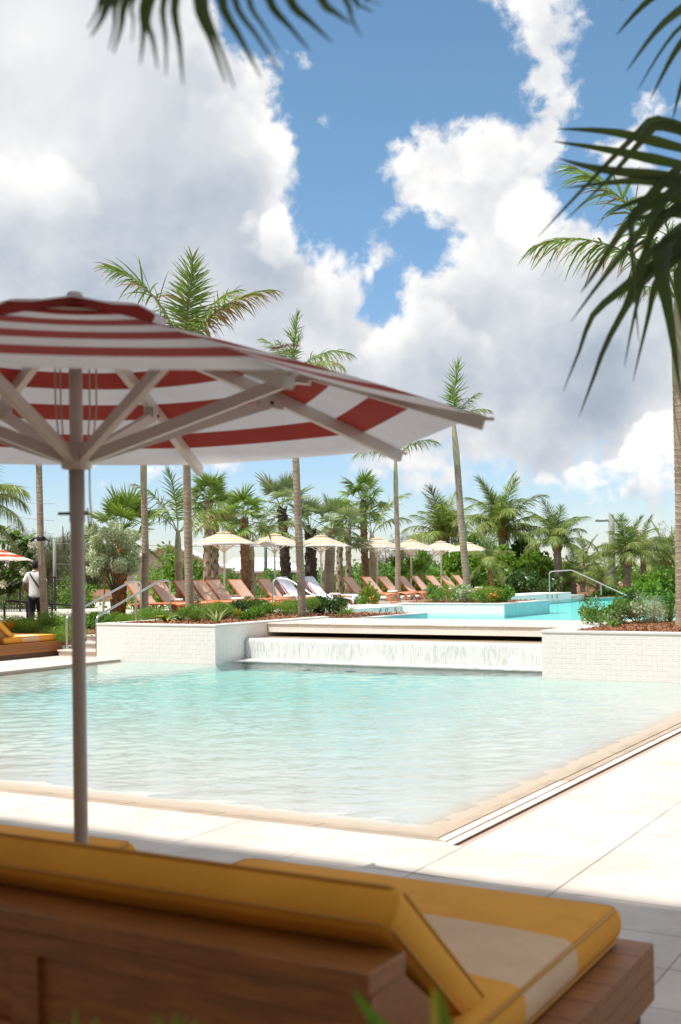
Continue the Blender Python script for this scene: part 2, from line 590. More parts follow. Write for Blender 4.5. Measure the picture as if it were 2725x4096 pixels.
pmat('dark_metal', (0.045, 0.04, 0.038), 0.45, metal=0.6)
pmat('ink_black', (0.03, 0.03, 0.03), 0.6)
pmat('ink_red', (0.55, 0.10, 0.06), 0.6)
watermat('water_low', 16.0, (0.08, 0.92, 0.87), 0.62, strength=0.05)
watermat('water_up', 4.0, (0.05, 0.87, 0.85), 0.25, scale=(1.0, 1.6, 1.0), strength=0.3, cap=0.34)

PF = dict(loc=(PO.x, PO.y, 0), rot=(0, 0, PANG))

# ================================================================== ground
mb = MB()
mb.box(-1500, 1500, -600, 2500, -3.0, -1.7)
mb.build('ground', M['soil_grass'], kind='structure', label='flat ground under grass reaching to the horizon')
mb = MB()
mb.prism([(-120, 12.35), (-14.2, 12.35), (-14.2, 15.5), (-13.66, 15.5), (-13.66, 50), (-16, 62), (-16, 180), (-120, 180)], -1.69, 0.30)
mb.build('garden', M['mulch'], kind='structure', label='raised garden ground covered in brown mulch behind the pools', **PF)
mb = MB()
mb.prism([(-13.4, 44.2), (-10, 49.9), (60, 56), (60, 180), (-15.9, 180), (-15.9, 50)], -1.69, 0.02)
mb.build('terrain', M['soil_grass'], kind='structure', label='green low ground beyond the infinity edge', **PF)

# ================================================================== lower deck with paving slabs
mb = MB()
mb.prism([(-30, -14), (30, -14), (30, -0.005), (-30, -0.005)], -1.65, -0.016)
mb.prism([(0.005, 0.0), (30, 0.0), (30, 11.0), (0.005, 11.0)], -1.65, -0.016)
mb.prism([(-30, 0.0), (-12.3, 0.0), (-12.3, 11.6), (-14.15, 11.6), (-14.15, 12.3), (-30, 12.3)], -1.65, -0.016)
deck = mb.build('lower_deck', M['joint'], kind='structure', label='cream stone paved terrace around the shallow pool', **PF)

def slab(v0, v1, u0, u1, name='paving_slab', mat='stone', z=0.0, parent=deck):
    g = 0.0030
    b = MB()
    dz_ = random.uniform(-0.0012, 0.0012)
    b.box(v0 + g, v1 - g, u0 + g, u1 - g, -0.03, z + dz_)
    return b.build(name, M[mat], parent)

SW, SH = 0.81, 0.452
v0s = 0.885 - SW * 9
for i in range(17):
    for j in range(10):
        slab(v0s + SW * i, v0s + SW * (i + 1), -0.706 - SH * (j + 1), -0.706 - SH * j)
    slab(v0s + SW * i, v0s + SW * (i + 1), -0.706, -0.006)
for i in range(4):
    vv = 0.885 + SW * (i - 1)
    for j in range(13):
        slab(max(vv, 0.006), vv + SW, 0.0 + SW * j + (0.0 if j else -0.005), SW * (j + 1))
# side terrace on the far bank (large pavers, too far to pick apart singly): one sheet
b = MB()
b.box(-30, -12.31, -0.02, 11.58, -0.03, 0.0)
b.box(-30, -14.16, 11.585, 12.3, -0.03, 0.0)
b.box(-30, v0s - 0.003, -14, -0.03, -0.03, 0.0)
b.box(0.885 + SW * 3 + 0.003, 30, -14, 11, -0.03, -0.001)
b.box(v0s + SW * 17 + 0.003, 0.885 + SW * 3, -14, -0.01, -0.03, -0.001)
b.box(-30, 30, -14, -0.706 - SH * 10 - 0.003, -0.03, -0.002)
b.build('paving_sheet', M['stone'], deck, kind='stuff')

# pool edge strips, mitred at the near corner
edge = MB()
edge.box(-12.3, -0.001, 0.0, 0.279, -1.6, -0.032)
edge.box(-0.279, 0.0, 0.002, 11.0, -1.6, -0.034)
edge = edge.build('pool_edge', M['joint_dark'], kind='structure', label='narrow stone edging strips with drain slots round the shallow pool', **PF)
SWD = 0.094
def zed(d):
    return -0.004 - d * 0.065
for k in range(3):
    a0, a1 = SWD * k + (0.011 if k == 0 else 0.0075), SWD * (k + 1) - 0.0075
    # along the right bank (runs in u at v = -a)
    n = 13
    for j in range(n):
        u0 = SW * j + 0.0025
        u1 = SW * (j + 1) - 0.0025
        ua0, ua1 = (a0, a1) if j == 0 else (u0, u0)
        b = MB()
        wet = 'stone_wet' if k == 2 or (k == 1 and j > 2) else 'stone'
        vs = [(-a0, ua0, zed(a0)), (-a1, ua1, zed(a1)), (-a1, u1, zed(a1)), (-a0, u1, zed(a0))]
        b.add(vs + [(x, y, -0.036) for x, y, z in vs], [(0, 3, 2, 1)]).add(vs + [(x, y, -0.036) for x, y, z in vs], [(0, 1, 5, 4), (1, 2, 6, 5), (2, 3, 7, 6), (3, 0, 4, 7)], 1)
        b.build('edging_strip', [M[wet], M['joint_dark']], edge)
    # along the near bank (runs in v at u = a)
    g0 = 0.005 if k == 0 else 0.003
    a0, a1 = SWD * k + g0, SWD * (k + 1) - 0.003
    for j in range(12):
        x1 = -SW * j - 0.003 - 0.25
        x0 = -SW * (j + 1) + 0.003 - 0.25
        xa0, xa1 = (-a0, -a1) if j == 0 else (x1, x1)
        b = MB()
        wet = 'stone_wet' if k >= 1 else 'stone'
        vs = [(xa0, a0, zed(a0)), (x0, a0, zed(a0)), (x0, a1, zed(a1)), (xa1, a1, zed(a1))]
        b.add(vs + [(x, y, -0.036) for x, y, z in vs], [(0, 3, 2, 1)]).add(vs + [(x, y, -0.036) for x, y, z in vs], [(0, 1, 5, 4), (1, 2, 6, 5), (2, 3, 7, 6), (3, 0, 4, 7)], 1)
        b.build('edging_strip', [M[wet], M['joint_dark']], edge)

# sloping pool floor with shallow shelves either side of the deep part
nu, nv = 64, 72
us = np.concatenate([[0.278], np.linspace(0.34, 12.45, nu - 1)])
vs_ = np.concatenate([[-0.278, -0.36], np.linspace(-0.6, -3.15, 13), np.linspace(-3.20, -9.95, 40), np.linspace(-10.0, -12.3, 15)])
P, F = [], []
for u_ in us:
    for v_ in vs_:
        d = min(u_ - 0.278, -v_ - 0.278)
        dp = 0.003 * min(1, d / 0.1) + max(0, u_ - 0.3) * 0.0175
        dp = min(dp, 0.15)
        side = max(0.0, -v_ - 0.278) * 0.022 + 0.005
        dp = min(dp, side)
        if v_ > -3.17:
            dp = min(dp, 0.065)
        if v_ < -9.98:
            dp = min(dp, 0.05)
        P.append((v_, u_, -0.023 - dp))
n2 = len(vs_)
for i in range(len(us) - 1):
    for j in range(n2 - 1):
        F.append((i * n2 + j, (i + 1) * n2 + j, (i + 1) * n2 + j + 1, i * n2 + j + 1))
mt = bpy.data.materials.new('beach_floor'); mt.use_nodes = True
T = NT(mt.node_tree)
o_ = T.n('ShaderNodeOutputMaterial')
tc = T.n('ShaderNodeTexCoord').outputs['Object']
x_, y_, z_ = T.xyz(tc)[0], T.xyz(tc)[1], T.xyz(tc)[2]
nz = T.noise(tc, 1.3, 5, 0.6).outputs[0]
dmin = T.m('MINIMUM', y_, T.m('MULTIPLY', x_, -1.0))
tanf = T.smooth(T.m('ADD', dmin, T.m('MULTIPLY', nz, 0.22)), 0.46, 0.74, 1.0, 0.0)
cfl = T.mix(tanf, T.mix(T.smooth(nz, 0.3, 0.7), (0.52, 0.53, 0.505), (0.46, 0.475, 0.45)), (0.46, 0.375, 0.29))
br = T.n('ShaderNodeTexBrick', ins={'Vector': tc, 'Scale': 1.0, 'Mortar Size': 0.004, 'Brick Width': 0.3, 'Row Height': 0.3, 'Color1': (1, 1, 1, 1), 'Color2': (0.96, 0.97, 0.96, 1), 'Mortar': (0.8, 0.82, 0.8, 1)})
cfl = T.mix(1.0, cfl, br.outputs[0], 'MULTIPLY')
bs = T.n('ShaderNodeBsdfPrincipled', ins={'Base Color': cfl, 'Roughness': 0.6})
T.t.links.new(bs.outputs[0], o_.inputs[0])
MATS['beach_floor'] = mt
link('pool_floor', np_mesh('pool_floor', P, F, mt, True), kind='structure', label='pale sloping floor of the shallow pool', **PF)

def wave_field(X, Y, n, wl0, wl1, slope, seed, aim=(0.0, 1.0), spread=0.7):
    r_ = np.random.default_rng(seed)
    H = np.zeros_like(X)
    base_a = math.atan2(aim[1], aim[0])
    for k in range(n):
        wl = math.exp(r_.uniform(math.log(wl0), math.log(wl1)))
        a = base_a + r_.normal(0, spread)
        kk = 2 * PI / wl
        env = 0.6 + 0.4 * np.sin(X * r_.uniform(.3, 1.1) + r_.uniform(0, 6)) * np.sin(Y * r_.uniform(.3, 1.1) + r_.uniform(0, 6))
        ph = (X * math.cos(a) + Y * math.sin(a)) * kk + r_.uniform(0, 6.28) + 0.8 * np.sin(X * r_.uniform(.8, 2.2) + Y * r_.uniform(.8, 2.2))
        H += env * np.sin(ph) / kk
    return H * slope * math.sqrt(2.0 / n) * 1.5

def water_body(name, x0, x1, y0, y1, z, zb, nx, ny, mat, label, wf_args):
    xs = np.linspace(x0, x1, nx); ys = np.linspace(y0, y1, ny)
    X, Y = np.meshgrid(xs, ys, indexing='ij')
    H = wave_field(X, Y, *wf_args)
    d = np.minimum(np.minimum(X - x0, x1 - X), np.minimum(Y - y0, y1 - Y))
    H *= np.clip(0.06 + d / 1.8, 0, 1)
    Vt = np.stack([X, Y, z + H], -1).reshape(-1, 3)
    idx = np.arange(nx * ny).reshape(nx, ny)
    F = np.stack([idx[:-1, :-1], idx[1:, :-1], idx[1:, 1:], idx[:-1, 1:]], -1).reshape(-1, 4)
    rim = np.concatenate([idx[:-1, 0], idx[-1, :-1], idx[:0:-1, -1], idx[0, :0:-1]])
    low = Vt[rim].copy(); low[:, 2] = zb
    o = len(Vt); m_ = len(rim)
    q = np.arange(m_); q2 = (q + 1) % m_
    side = np.stack([rim[q2], rim[q], o + q, o + q2], -1)
    Vt = np.concatenate([Vt, low, [[x0, y0, zb], [x1, y0, zb], [x1, y1, zb], [x0, y1, zb]]])
    c = o + m_
    F = np.concatenate([F, side, [[c + 3, c + 2, c + 1, c]]])
    return link(name, np_mesh(name, Vt, F, mat, True), kind='structure', label=label, **PF)

water_body('water', -12.295, -0.285, 0.285, 12.39, -0.031, -1.5, 460, 520, M['water_low'], 'clear rippled turquoise water of the shallow pool', (60, 0.085, 0.55, 0.095, 5, (-0.5, 1.0), 0.50))

# ================================================================== tiles of the planter walls
def tile_mesh(kind, s, name):
    b = MB()
    g = 0.0007
    h = s / 2 - g
    b.add([(-h, 0, -h), (h, 0, -h), (h, 0, h), (-h, 0, h)], [(0, 1, 2, 3)])
    b.add([(-h, 0.006, -h), (h, 0.006, -h), (h, 0, -h), (-h, 0, -h)], [(0, 1, 2, 3)])
    b.add([(-h, 0, h), (h, 0, h), (h, 0.006, h), (-h, 0.006, h)], [(0, 1, 2, 3)])
    b.add([(-h, 0, -h), (-h, 0, h), (-h, 0.006, h), (-h, 0.006, -h)], [(0, 1, 2, 3)])
    b.add([(h, 0, -h), (h, 0.006, -h), (h, 0.006, h), (h, 0, h)], [(0, 1, 2, 3)])
    t = s / 3
    rr = (0.0011 if kind == 'h' else 0.0008)
    if kind in 'hv':
        for i in (-1, 0, 1):
            c0, c1 = i * t - t * 0.36, i * t + t * 0.36
            if kind == 'h':
                q = [(-h, 0, c0), (h, 0, c0), (h, -rr, c0 + t * .12), (-h, -rr, c0 + t * .12), (h, -rr, c1 - t * .12), (-h, -rr, c1 - t * .12), (h, 0, c1), (-h, 0, c1)]
            else:
                q = [(c0, 0, h), (c0, 0, -h), (c0 + t * .12, -rr, -h), (c0 + t * .12, -rr, h), (c1 - t * .12, -rr, -h), (c1 - t * .12, -rr, h), (c1, 0, -h), (c1, 0, h)]
            b.add(q, [(0, 1, 2, 3), (3, 2, 4, 5), (5, 4, 6, 7)])
    return b.mesh(name, M['white_tile'])

def tile_wall(parent, p0, ax, length, z0, rows, s, cols_parts, seed=0, z_first=None):
    """ax unit vector along wall (local parent space); face normal is ax rotated -90deg about z"""
    rot = math.atan2(ax.y, ax.x)
    ms = {k: tile_mesh(k, s, 'tile') for k in 'hvp'}
    r_ = random.Random(seed)
    cols = int(round(length / s))
    rest_v, rest_f = [], []
    for i in range(cols):
        for j in range(rows):
            alt = (i + (j * 1)) % 2
            k = 'h' if alt == 0 else ('v' if r_.random() < 0.45 else 'p')
            p = p0 + ax * (s * (i + 0.5)) + Vector((0, 0, z0 + s * (j + 0.5)))
            p = p + Vector((ax.y, -ax.x, 0)) * r_.uniform(-0.0006, 0.001)
            if i < cols_parts:
                link('tile', ms[k], parent, loc=p, rot=(0, r_.uniform(-0.004, 0.004), rot))
            else:
                me = ms[k]
                o = len(rest_v)
                Mx = Matrix.Translation(p) @ Matrix.Rotation(rot, 4, 'Z')
                rest_v.extend([tuple(Mx @ v.co) for v in me.vertices])
                for f in me.polygons:
                    rest_f.append(tuple(o + q for q in f.vertices))
    if rest_v:
        me = bpy.data.meshes.new('tile_field')
        me.from_pydata(rest_v, [], rest_f)
        me.materials.append(M['white_tile'])
        link('tile_field', me, parent, kind='stuff')

def chips(name, parent, poly, z, n, seed=1, loc_sz=0.03):
    """bark chips scattered on a bed (one mass)"""
    r_ = np.random.default_rng(seed)
    xs = [p[0] for p in poly]; ys = [p[1] for p in poly]
    V, F = [], []
    for k in range(n):
        x, y = r_.uniform(min(xs), max(xs)), r_.uniform(min(ys), max(ys))
        a = r_.uniform(0, PI); t = r_.uniform(-0.6, 0.6); l = loc_sz * r_.uniform(0.6, 1.6); w = l * r_.uniform(0.3, 0.55)
        e1 = np.array([math.cos(a) * math.cos(t), math.sin(a) * math.cos(t), math.sin(t)]) * l
        e2 = np.array([-math.sin(a), math.cos(a), r_.uniform(-0.3, 0.3)]) * w
        c = np.array([x, y, z + 0.012 + abs(math.sin(t)) * l * 0.8 + r_.uniform(0, 0.012)])
        o = len(V)
        V += [c - e1 - e2, c + e1 - e2 * 0.6, c + e1 * 0.9 + e2, c - e1 * 0.8 + e2 * 0.8]
        F.append((o, o + 1, o + 2, o + 3))
    link(name, np_mesh(name, V, F, M['mulch_chip']), parent, kind='stuff')

# ---- raised planter beside the steps
def pf_thing(name, label, cat, group=None):
    return thing(name, label, cat, (PO.x, PO.y, 0), PANG, group)

pl = pf_thing('raised_planter', 'white tiled raised planter beside the steps, holding a tall palm and leafy shrubs', 'planter')
b = MB(); b.prism([(-12.9, 11.41), (-10.006, 11.41), (-10.006, 13.1), (-10.0, 13.1), (-10.0, 15.6), (-12.9, 15.6)], -1.6, 0.66)
b.build('wall', M['grout'], pl)
b = MB()
for (x0, x1, y0, y1) in ((-12.91, -9.99, 11.395, 11.60), (-12.91, -12.68, 11.602, 15.6), (-10.22, -9.988, 11.602, 15.6)):
    b.box(x0, x1, y0, y1, 0.662, 0.70, bev=0.008)
b.build('cap', M['white_render'], pl)
b = MB(); b.box(-12.7, -10.2, 11.58, 15.55, 0.60, 0.675); b.build('mulch_bed', M['mulch'], pl)
chips('bark_mulch', pl, [(-12.65, 11.62), (-10.25, 15.3)], 0.675, 4200, 3, 0.02)
tile_wall(pl, Vector((-12.9, 11.408, 0)), Vector((1, 0, 0)), 2.9, -0.04, 8, 0.0875, 33, 1)
tile_wall(pl, Vector((-10.004, 11.41, 0)), Vector((0, 1, 0)), 1.75, -0.04, 8, 0.0875, 0, 2)

pr = pf_thing('raised_planter', 'long white tiled planter with basketweave relief at the end of the waterfall', 'planter')
b = MB(); b.prism([(-3.49, 11.11), (8, 11.11), (8, 15.4), (-3.49, 15.4)], -1.6, 0.66)
b.build('wall', M['grout'], pr)
b = MB()
for (x0, x1, y0, y1) in ((-3.505, 8.0, 11.095, 11.24), (-3.505, -3.06, 11.242, 15.4), (-3.05, 8, 14.9, 15.4)):
    b.box(x0, x1, y0, y1, 0.662, 0.702, bev=0.008)
b.build('cap', M['white_render'], pr)
b = MB(); b.box(-3.05, 7.9, 11.25, 14.88, 0.60, 0.685); b.build('mulch_bed', M['mulch'], pr)
chips('bark_mulch', pr, [(-3.03, 11.27), (0.5, 14.8)], 0.69, 9000, 4, 0.019)
tile_wall(pr, Vector((-3.49, 11.108, 0)), Vector((1, 0, 0)), 5.0, -0.045, 9, 0.0785, 33, 5)
tile_wall(pr, Vector((-3.492, 15.3, 0)), Vector((0, -1, 0)), 4.1, -0.045, 9, 0.0785, 0, 6)

# ---- waterfall: weir wall, wet ledge, coping bridge, falling sheet
wf = pf_thing('waterfall_weir', 'wide low waterfall spilling over a white tiled weir wall between the planters', 'waterfall')
b = MB(); b.box(-9.99, -3.50, 12.42, 15.6, -1.6, 0.36); b.build('weir_wall', M['grout'], wf)
b = MB(); b.box(-9.985, -3.502, 12.40, 15.59, 0.362, 0.392, bev=0.006); b.build('ledge', M['ledge_stone'], wf)
tile_wall(wf, Vector((-9.98, 12.416, 0)), Vector((1, 0, 0)), 6.45, -0.06, 5, 0.0828, 0, 7)
b = MB(); b.box(-9.98, -3.505, 14.6, 15.5, 0.394, 0.478); b.build('slot_back', M['slot_dark'], wf)

# coping bridge with coping stones
cb = pf_thing('coping_bridge', 'stone coping walkway bridging the dark slot above the waterfall', 'coping')
b = MB(); b.box(-9.98, -3.505, 13.16, 15.55, 0.48, 0.628); b.build('beam', M['grout'], cb)
tile_wall(cb, Vector((-9.97, 13.156, 0.0)), Vector((1, 0, 0)), 6.45, 0.482, 2, 0.0717, 0, 8)
w = 6.47 / 9
for i in range(9):
    for (y0, y1) in ((13.132, 13.72), (13.722, 14.64), (14.642, 15.6)):
        b = MB(); b.box(-9.978 + w * i + 0.002, -9.978 + w * (i + 1) - 0.002, y0, y1 - 0.002, 0.63, 0.664 + random.uniform(-.001, .001), bev=0.012)
        b.build('coping_stone', M['stone'], cb)

# water film + falling sheet
mt = bpy.data.materials.new('falling_water'); mt.use_nodes = True
T = NT(mt.node_tree)
o_ = T.n('ShaderNodeOutputMaterial')
tc = T.n('ShaderNodeTexCoord').outputs['Object']
st = T.n('ShaderNodeMapping', ins={'Vector': tc, 'Scale': (1.0, 0.6, 0.10)}).outputs[0]
n1 = T.noise(st, 48.0, 4.0, 0.65).outputs[0]
n2 = T.noise(T.n('ShaderNodeMapping', ins={'Vector': tc, 'Scale': (1, 1, 0.45)}).outputs[0], 120.0, 2.0, 0.6).outputs[0]
n3 = T.noise(st, 2.0, 2.0, 0.5).outputs[0]
foamf = T.smooth(T.m('ADD', T.m('MULTIPLY', n1, 0.62), T.m('ADD', T.m('MULTIPLY', n2, 0.3), T.m('MULTIPLY', n3, 0.22))), 0.40, 0.66, 0.36, 0.84)
bp = T.n('ShaderNodeBump', ins={'Strength': 0.7, 'Distance': 0.02, 'Height': T.m('ADD', n1, T.m('MULTIPLY', n2, 0.5))}).outputs[0]
gl = T.n('ShaderNodeBsdfGlossy', ins={'Roughness': 0.08, 'Normal': bp})
tp = T.n('ShaderNodeBsdfTransparent', ins={'Color': (0.97, 0.985, 0.98, 1)})
fr = T.n('ShaderNodeFresnel', ins={'IOR': 1.33, 'Normal': bp}).outputs[0]
clear = T.n('ShaderNodeMixShader', ins={0: T.m('MINIMUM', T.m('ADD', fr, 0.04), 0.5), 1: tp.outputs[0], 2: gl.outputs[0]})
foam = T.n('ShaderNodeBsdfPrincipled', ins={'Base Color': (0.86, 0.87, 0.86, 1), 'Roughness': 0.25, 'Normal': bp})
mx = T.n('ShaderNodeMixShader', ins={0: foamf, 1: clear.outputs[0], 2: foam.outputs[0]})
T.t.links.new(mx.outputs[0], o_.inputs[0])
MATS['falling_water'] = mt
prof = [(14.55, 0.4035), (13.6, 0.4045), (12.9, 0.404), (12.46, 0.402), (12.395, 0.396), (12.362, 0.37), (12.352, 0.32), (12.345, 0.22), (12.338, 0.10), (12.33, -0.028)]
xs = np.linspace(-9.96, -3.52, 180)
P, F = [], []
for j, (y, z) in enumerate(prof):
    for i, x in enumerate(xs):
        w_ = math.sin(x * 7.1) * 0.4 + math.sin(x * 17.3 + 1) * 0.3 + math.sin(x * 41 + 2) * 0.3
        amp = 0.012 * max(0, j - 3) / 6
        P.append((x, y - amp * w_ - (0.004 * math.sin(x * 90) * (j > 4)), z + (0.002 * math.sin(x * 5 + y * 9) if j < 3 else 0)))
for j in range(len(prof) - 1):
    for i in range(len(xs) - 1):
        a = j * len(xs) + i
        F.append((a, a + len(xs), a + len(xs) + 1, a + 1))
sheet = link('water_sheet', np_mesh('water_sheet', P, F, [M['water_up'], mt], True, mi=[0 if f // (len(xs) - 1) < 3 else 1 for f in range(len(F))]), wf)

# churned foam at the foot of the fall: low uneven band of bubbles
mt = bpy.data.materials.new('foam'); mt.use_nodes = True
T = NT(mt.node_tree)
o_ = T.n('ShaderNodeOutputMaterial')
tc = T.n('ShaderNodeTexCoord').outputs['Object']
n1 = T.noise(tc, 7.0, 6.0, 0.7).outputs[0]
yy = T.xyz(tc)[1]
edge_ = T.smooth(T.m('ADD', T.m('MULTIPLY', T.m('SUBTRACT', n1, 0.5), 0.55), yy), 11.55, 12.15, 0.0, 0.85)
df = T.n('ShaderNodeBsdfPrincipled', ins={'Base Color': (0.80, 0.85, 0.81, 1), 'Roughness': 0.3})
tp = T.n('ShaderNodeBsdfTransparent')
mx = T.n('ShaderNodeMixShader', ins={0: edge_, 1: tp.outputs[0], 2: df.outputs[0]})
T.t.links.new(mx.outputs[0], o_.inputs[0])
ys = np.linspace(11.3, 12.38, 16)
xs = np.linspace(-9.96, -3.45, 160)
P, F = [], []
for y in ys:
    for x in xs:
        k = (y - 11.3) / 1.08
        P.append((x, y, -0.004 + 0.022 * k * k * (0.6 + 0.4 * math.sin(x * 13 + y * 20) * math.sin(x * 5.3)) + rng.uniform(0, 0.004) * k))
for j in range(len(ys) - 1):
    for i in range(len(xs) - 1):
        a = j * len(xs) + i
        F.append((a, a + 1, a + len(xs) + 1, a + len(xs)))
link('foam', np_mesh('foam', P, F, mt, True), wf)

# ================================================================== upper pool
WZ = 0.40
mb = MB()
mb.prism([(-13.64, 15.62), (30, 15.62), (30, 54), (-9.8, 49.85), (-13.38, 44.15), (-13.64, 44.1)], -1.2, 0.24)
mb.build('pool_floor', M['pool_turq'], kind='structure', label='turquoise floor of the upper infinity pool', **PF)
mb = MB()
mb.prism([(-13.62, 15.63), (29, 15.63), (29, 53.9), (-9.85, 49.8), (-13.36, 44.15), (-13.62, 44.1)], -1.1, WZ)
mb.build('water', M['water_up'], kind='structure', label='bright turquoise water of the upper infinity pool', **PF)
mb = MB()
mb.add([(-13.38, 44.17, -1.6), (-9.83, 49.87, -1.6), (29, 53.95, -1.6), (-13.38, 44.17, WZ - 0.012), (-9.83, 49.87, WZ - 0.012), (29, 53.95, WZ - 0.012),
        (-13.7, 44.4, -1.6), (-10.05, 50.2, -1.6), (29, 54.3, -1.6), (-13.7, 44.4, WZ - 0.012), (-10.05, 50.2, WZ - 0.012), (29, 54.3, WZ - 0.012)],
       [(0, 1, 4, 3), (1, 2, 5, 4), (3, 4, 10, 9), (4, 5, 11, 10), (6, 9, 10, 7), (7, 10, 11, 8)])
mb.build('infinity_edge', M['teal_tile'], kind='structure', label='thin overflow edge of the infinity pool', **PF)

# upper sun deck with the walls that face the pool
mb = MB()
mb.prism([(-30, 20.9), (-13.66, 20.9), (-13.66, 28.4), (-13.66, 44.3), (-30, 44.3)], 0.1, 0.54)
mb.build('sun_deck', M['stone'], kind='structure', label='pale stone sun deck carrying the row of loungers', **PF)
mb = MB()
mb.prism([(-14.15, 14.2), (-12.95, 14.2), (-12.95, 15.62), (-10.0, 15.62), (-10.0, 15.95), (-14.6, 15.95), (-14.6, 20.9), (-30, 20.9), (-30, 19.4), (-16.2, 19.4), (-16.2, 15.9), (-14.15, 15.9)], 0.1, 0.53)
mb.build('path', M['stone'], kind='structure', label='pale stone path from the steps to the sun deck', **PF)

def wall_thing(name, label, cat, poly, z0, z1, mat='white_tile', cap=True):
    t = pf_thing(name, label, cat)
    b = MB(); b.prism(poly, z0, z1 - 0.035); b.build('wall', M[mat], t)
    return t

# depth-marked wall under the loungers
pw = wall_thing('pool_wall', 'white pool wall with painted depth mark 4 ft 12 and no diving sign', 'wall', [(-13.65, 20.9), (-13.50, 20.9), (-13.50, 27.6), (-13.65, 27.6)], -0.9, 0.60)
b = MB(); b.box(-15.6, -13.47, 20.95, 27.62, 0.567, 0.60, bev=0.01); b.build('cap', M['white_render'], pw)
b = MB(); b.box(-13.50, -12.3, 27.0, 27.8, -0.3, 0.47, bev=0.03); b.build('step_block', M['white_render'], pw)

def text_part(s, size, mat, parent, loc, rot, ext=0.002, sx=1.0):
    cu = bpy.data.curves.new('depth_mark', 'FONT')
    cu.body = s
    cu.size = size
    cu.extrude = ext
    cu.align_x = 'CENTER'
    cu.align_y = 'CENTER'
    cu.materials.append(M[mat])
    o = bpy.data.objects.new('depth_mark', cu)
    COL.objects.link(o)
    o.parent = parent
    o.location = loc
    o.rotation_euler = rot
    o.scale = (sx, 1, 1)
    return o

def no_dive(parent, loc, rot, r=0.07):
    b = MB()
    n = 28
    for k in range(n):
        a0, a1 = 2 * PI * k / n, 2 * PI * (k + 1) / n
        q = [(math.cos(a0) * r, math.sin(a0) * r, 0), (math.cos(a1) * r, math.sin(a1) * r, 0), (math.cos(a1) * r * .8, math.sin(a1) * r * .8, 0), (math.cos(a0) * r * .8, math.sin(a0) * r * .8, 0)]
        b.add(q, [(0, 1, 2, 3)], 0)
    d = r * 0.75 * 0.7071
    w = r * 0.1
    b.add([(-d - w, d - w, 0.0005), (-d + w, d + w, 0.0005), (d + w, -d + w, 0.0005), (d - w, -d - w, 0.0005)], [(3, 2, 1, 0)], 0)
    b.add([(-r * .1, r * .45, 0.001), (-r * .3, 0, 0.001), (r * .05, -r * .5, 0.001), (r * .12, -r * .45, 0.001), (-.02 * r, 0, 0.001), (r * .06, r * .4, 0.001)], [(0, 1, 2, 3, 4, 5)], 1)
    return b.build('no_diving_sign', [M['ink_red'], M['ink_black']], parent, loc=loc, rot=rot)

RW = (R(90), 0, R(90))
text_part("4'", 0.165, 'ink_black', pw, (-13.496, 24.62, 0.485), RW, sx=1.5)
text_part("12'", 0.165, 'ink_black', pw, (-13.496, 25.02, 0.485), RW, sx=1.3)
no_dive(pw, (-13.494, 25.62, 0.49), RW, 0.085)
pw5 = wall_thing('pool_wall', 'low white wall end with faint depth mark 5 ft by the infinity edge', 'wall', [(-15.2, 33.5), (-13.62, 33.5), (-13.62, 42.4), (-15.2, 42.4)], -0.9, 0.68)
b = MB(); b.box(-15.2, -13.60, 33.5, 42.42, 0.647, 0.68, bev=0.01); b.build('cap', M['white_render'], pw5)
text_part("5'", 0.2, 'ink_black', pw5, (-13.617, 39.5, 0.545), RW, sx=1.6)
text_part("6", 0.2, 'ink_black', pw5, (-13.617, 40.05, 0.545), RW, sx=1.6)
no_dive(pw5, (-13.615, 40.65, 0.55), RW, 0.1)

# planter island with the teal end
isl = wall_thing('island_planter', 'white walled planter with a teal end standing in the infinity pool', 'planter', [(-13.64, 26.0), (-10.10, 26.0), (-10.10, 29.9), (-13.64, 29.9)], -0.9, 0.68)
b = MB()
for (x0, x1, y0, y1) in ((-13.64, -10.085, 25.985, 26.25), (-10.35, -10.083, 26.252, 29.9), (-13.64, -10.36, 29.62, 29.9)):
    b.box(x0, x1, y0, y1, 0.647, 0.685, bev=0.01)
b.build('cap', M['white_render'], isl)
b = MB(); b.box(-10.098, -10.092, 26.0, 29.9, -0.5, 0.644); b.build('teal_end', M['teal_tile'], isl, label='teal tiled end of the planter')
b = MB(); b.box(-13.6, -10.36, 26.26, 29.6, 0.645, 0.672); b.build('mulch_bed', M['mulch'], isl)
chips('bark_mulch', isl, [(-13.5, 26.3), (-10.4, 29.5)], 0.675, 1600, 9, 0.028)

# low bed by the coping with teal side
bed = wall_thing('garden_bed', 'low bed of mulch and shrubs edged with teal tile beside the coping', 'garden bed', [(-14.55, 15.97), (-10.12, 15.97), (-10.12, 20.8), (-14.55, 20.8)], -0.9, 0.60)
b = MB()
for (x0, x1, y0, y1) in ((-14.55, -10.1, 15.96, 16.12), (-10.30, -10.098, 16.122, 20.8), (-14.55, -10.31, 20.6, 20.8)):
    b.box(x0, x1, y0, y1, 0.567, 0.60, bev=0.01)
b.build('cap', M['white_render'], bed)
b = MB(); b.box(-10.118, -10.112, 15.98, 20.8, -0.5, 0.564); b.build('teal_side', M['teal_tile'], bed, label='teal tiled side of the bed')
b = MB(); b.box(-14.5, -10.31, 16.13, 20.59, 0.565, 0.59); b.build('mulch_bed', M['mulch'], bed)
chips('bark_mulch', bed, [(-14.4, 16.2), (-10.35, 20.5)], 0.59, 3600, 10, 0.025)

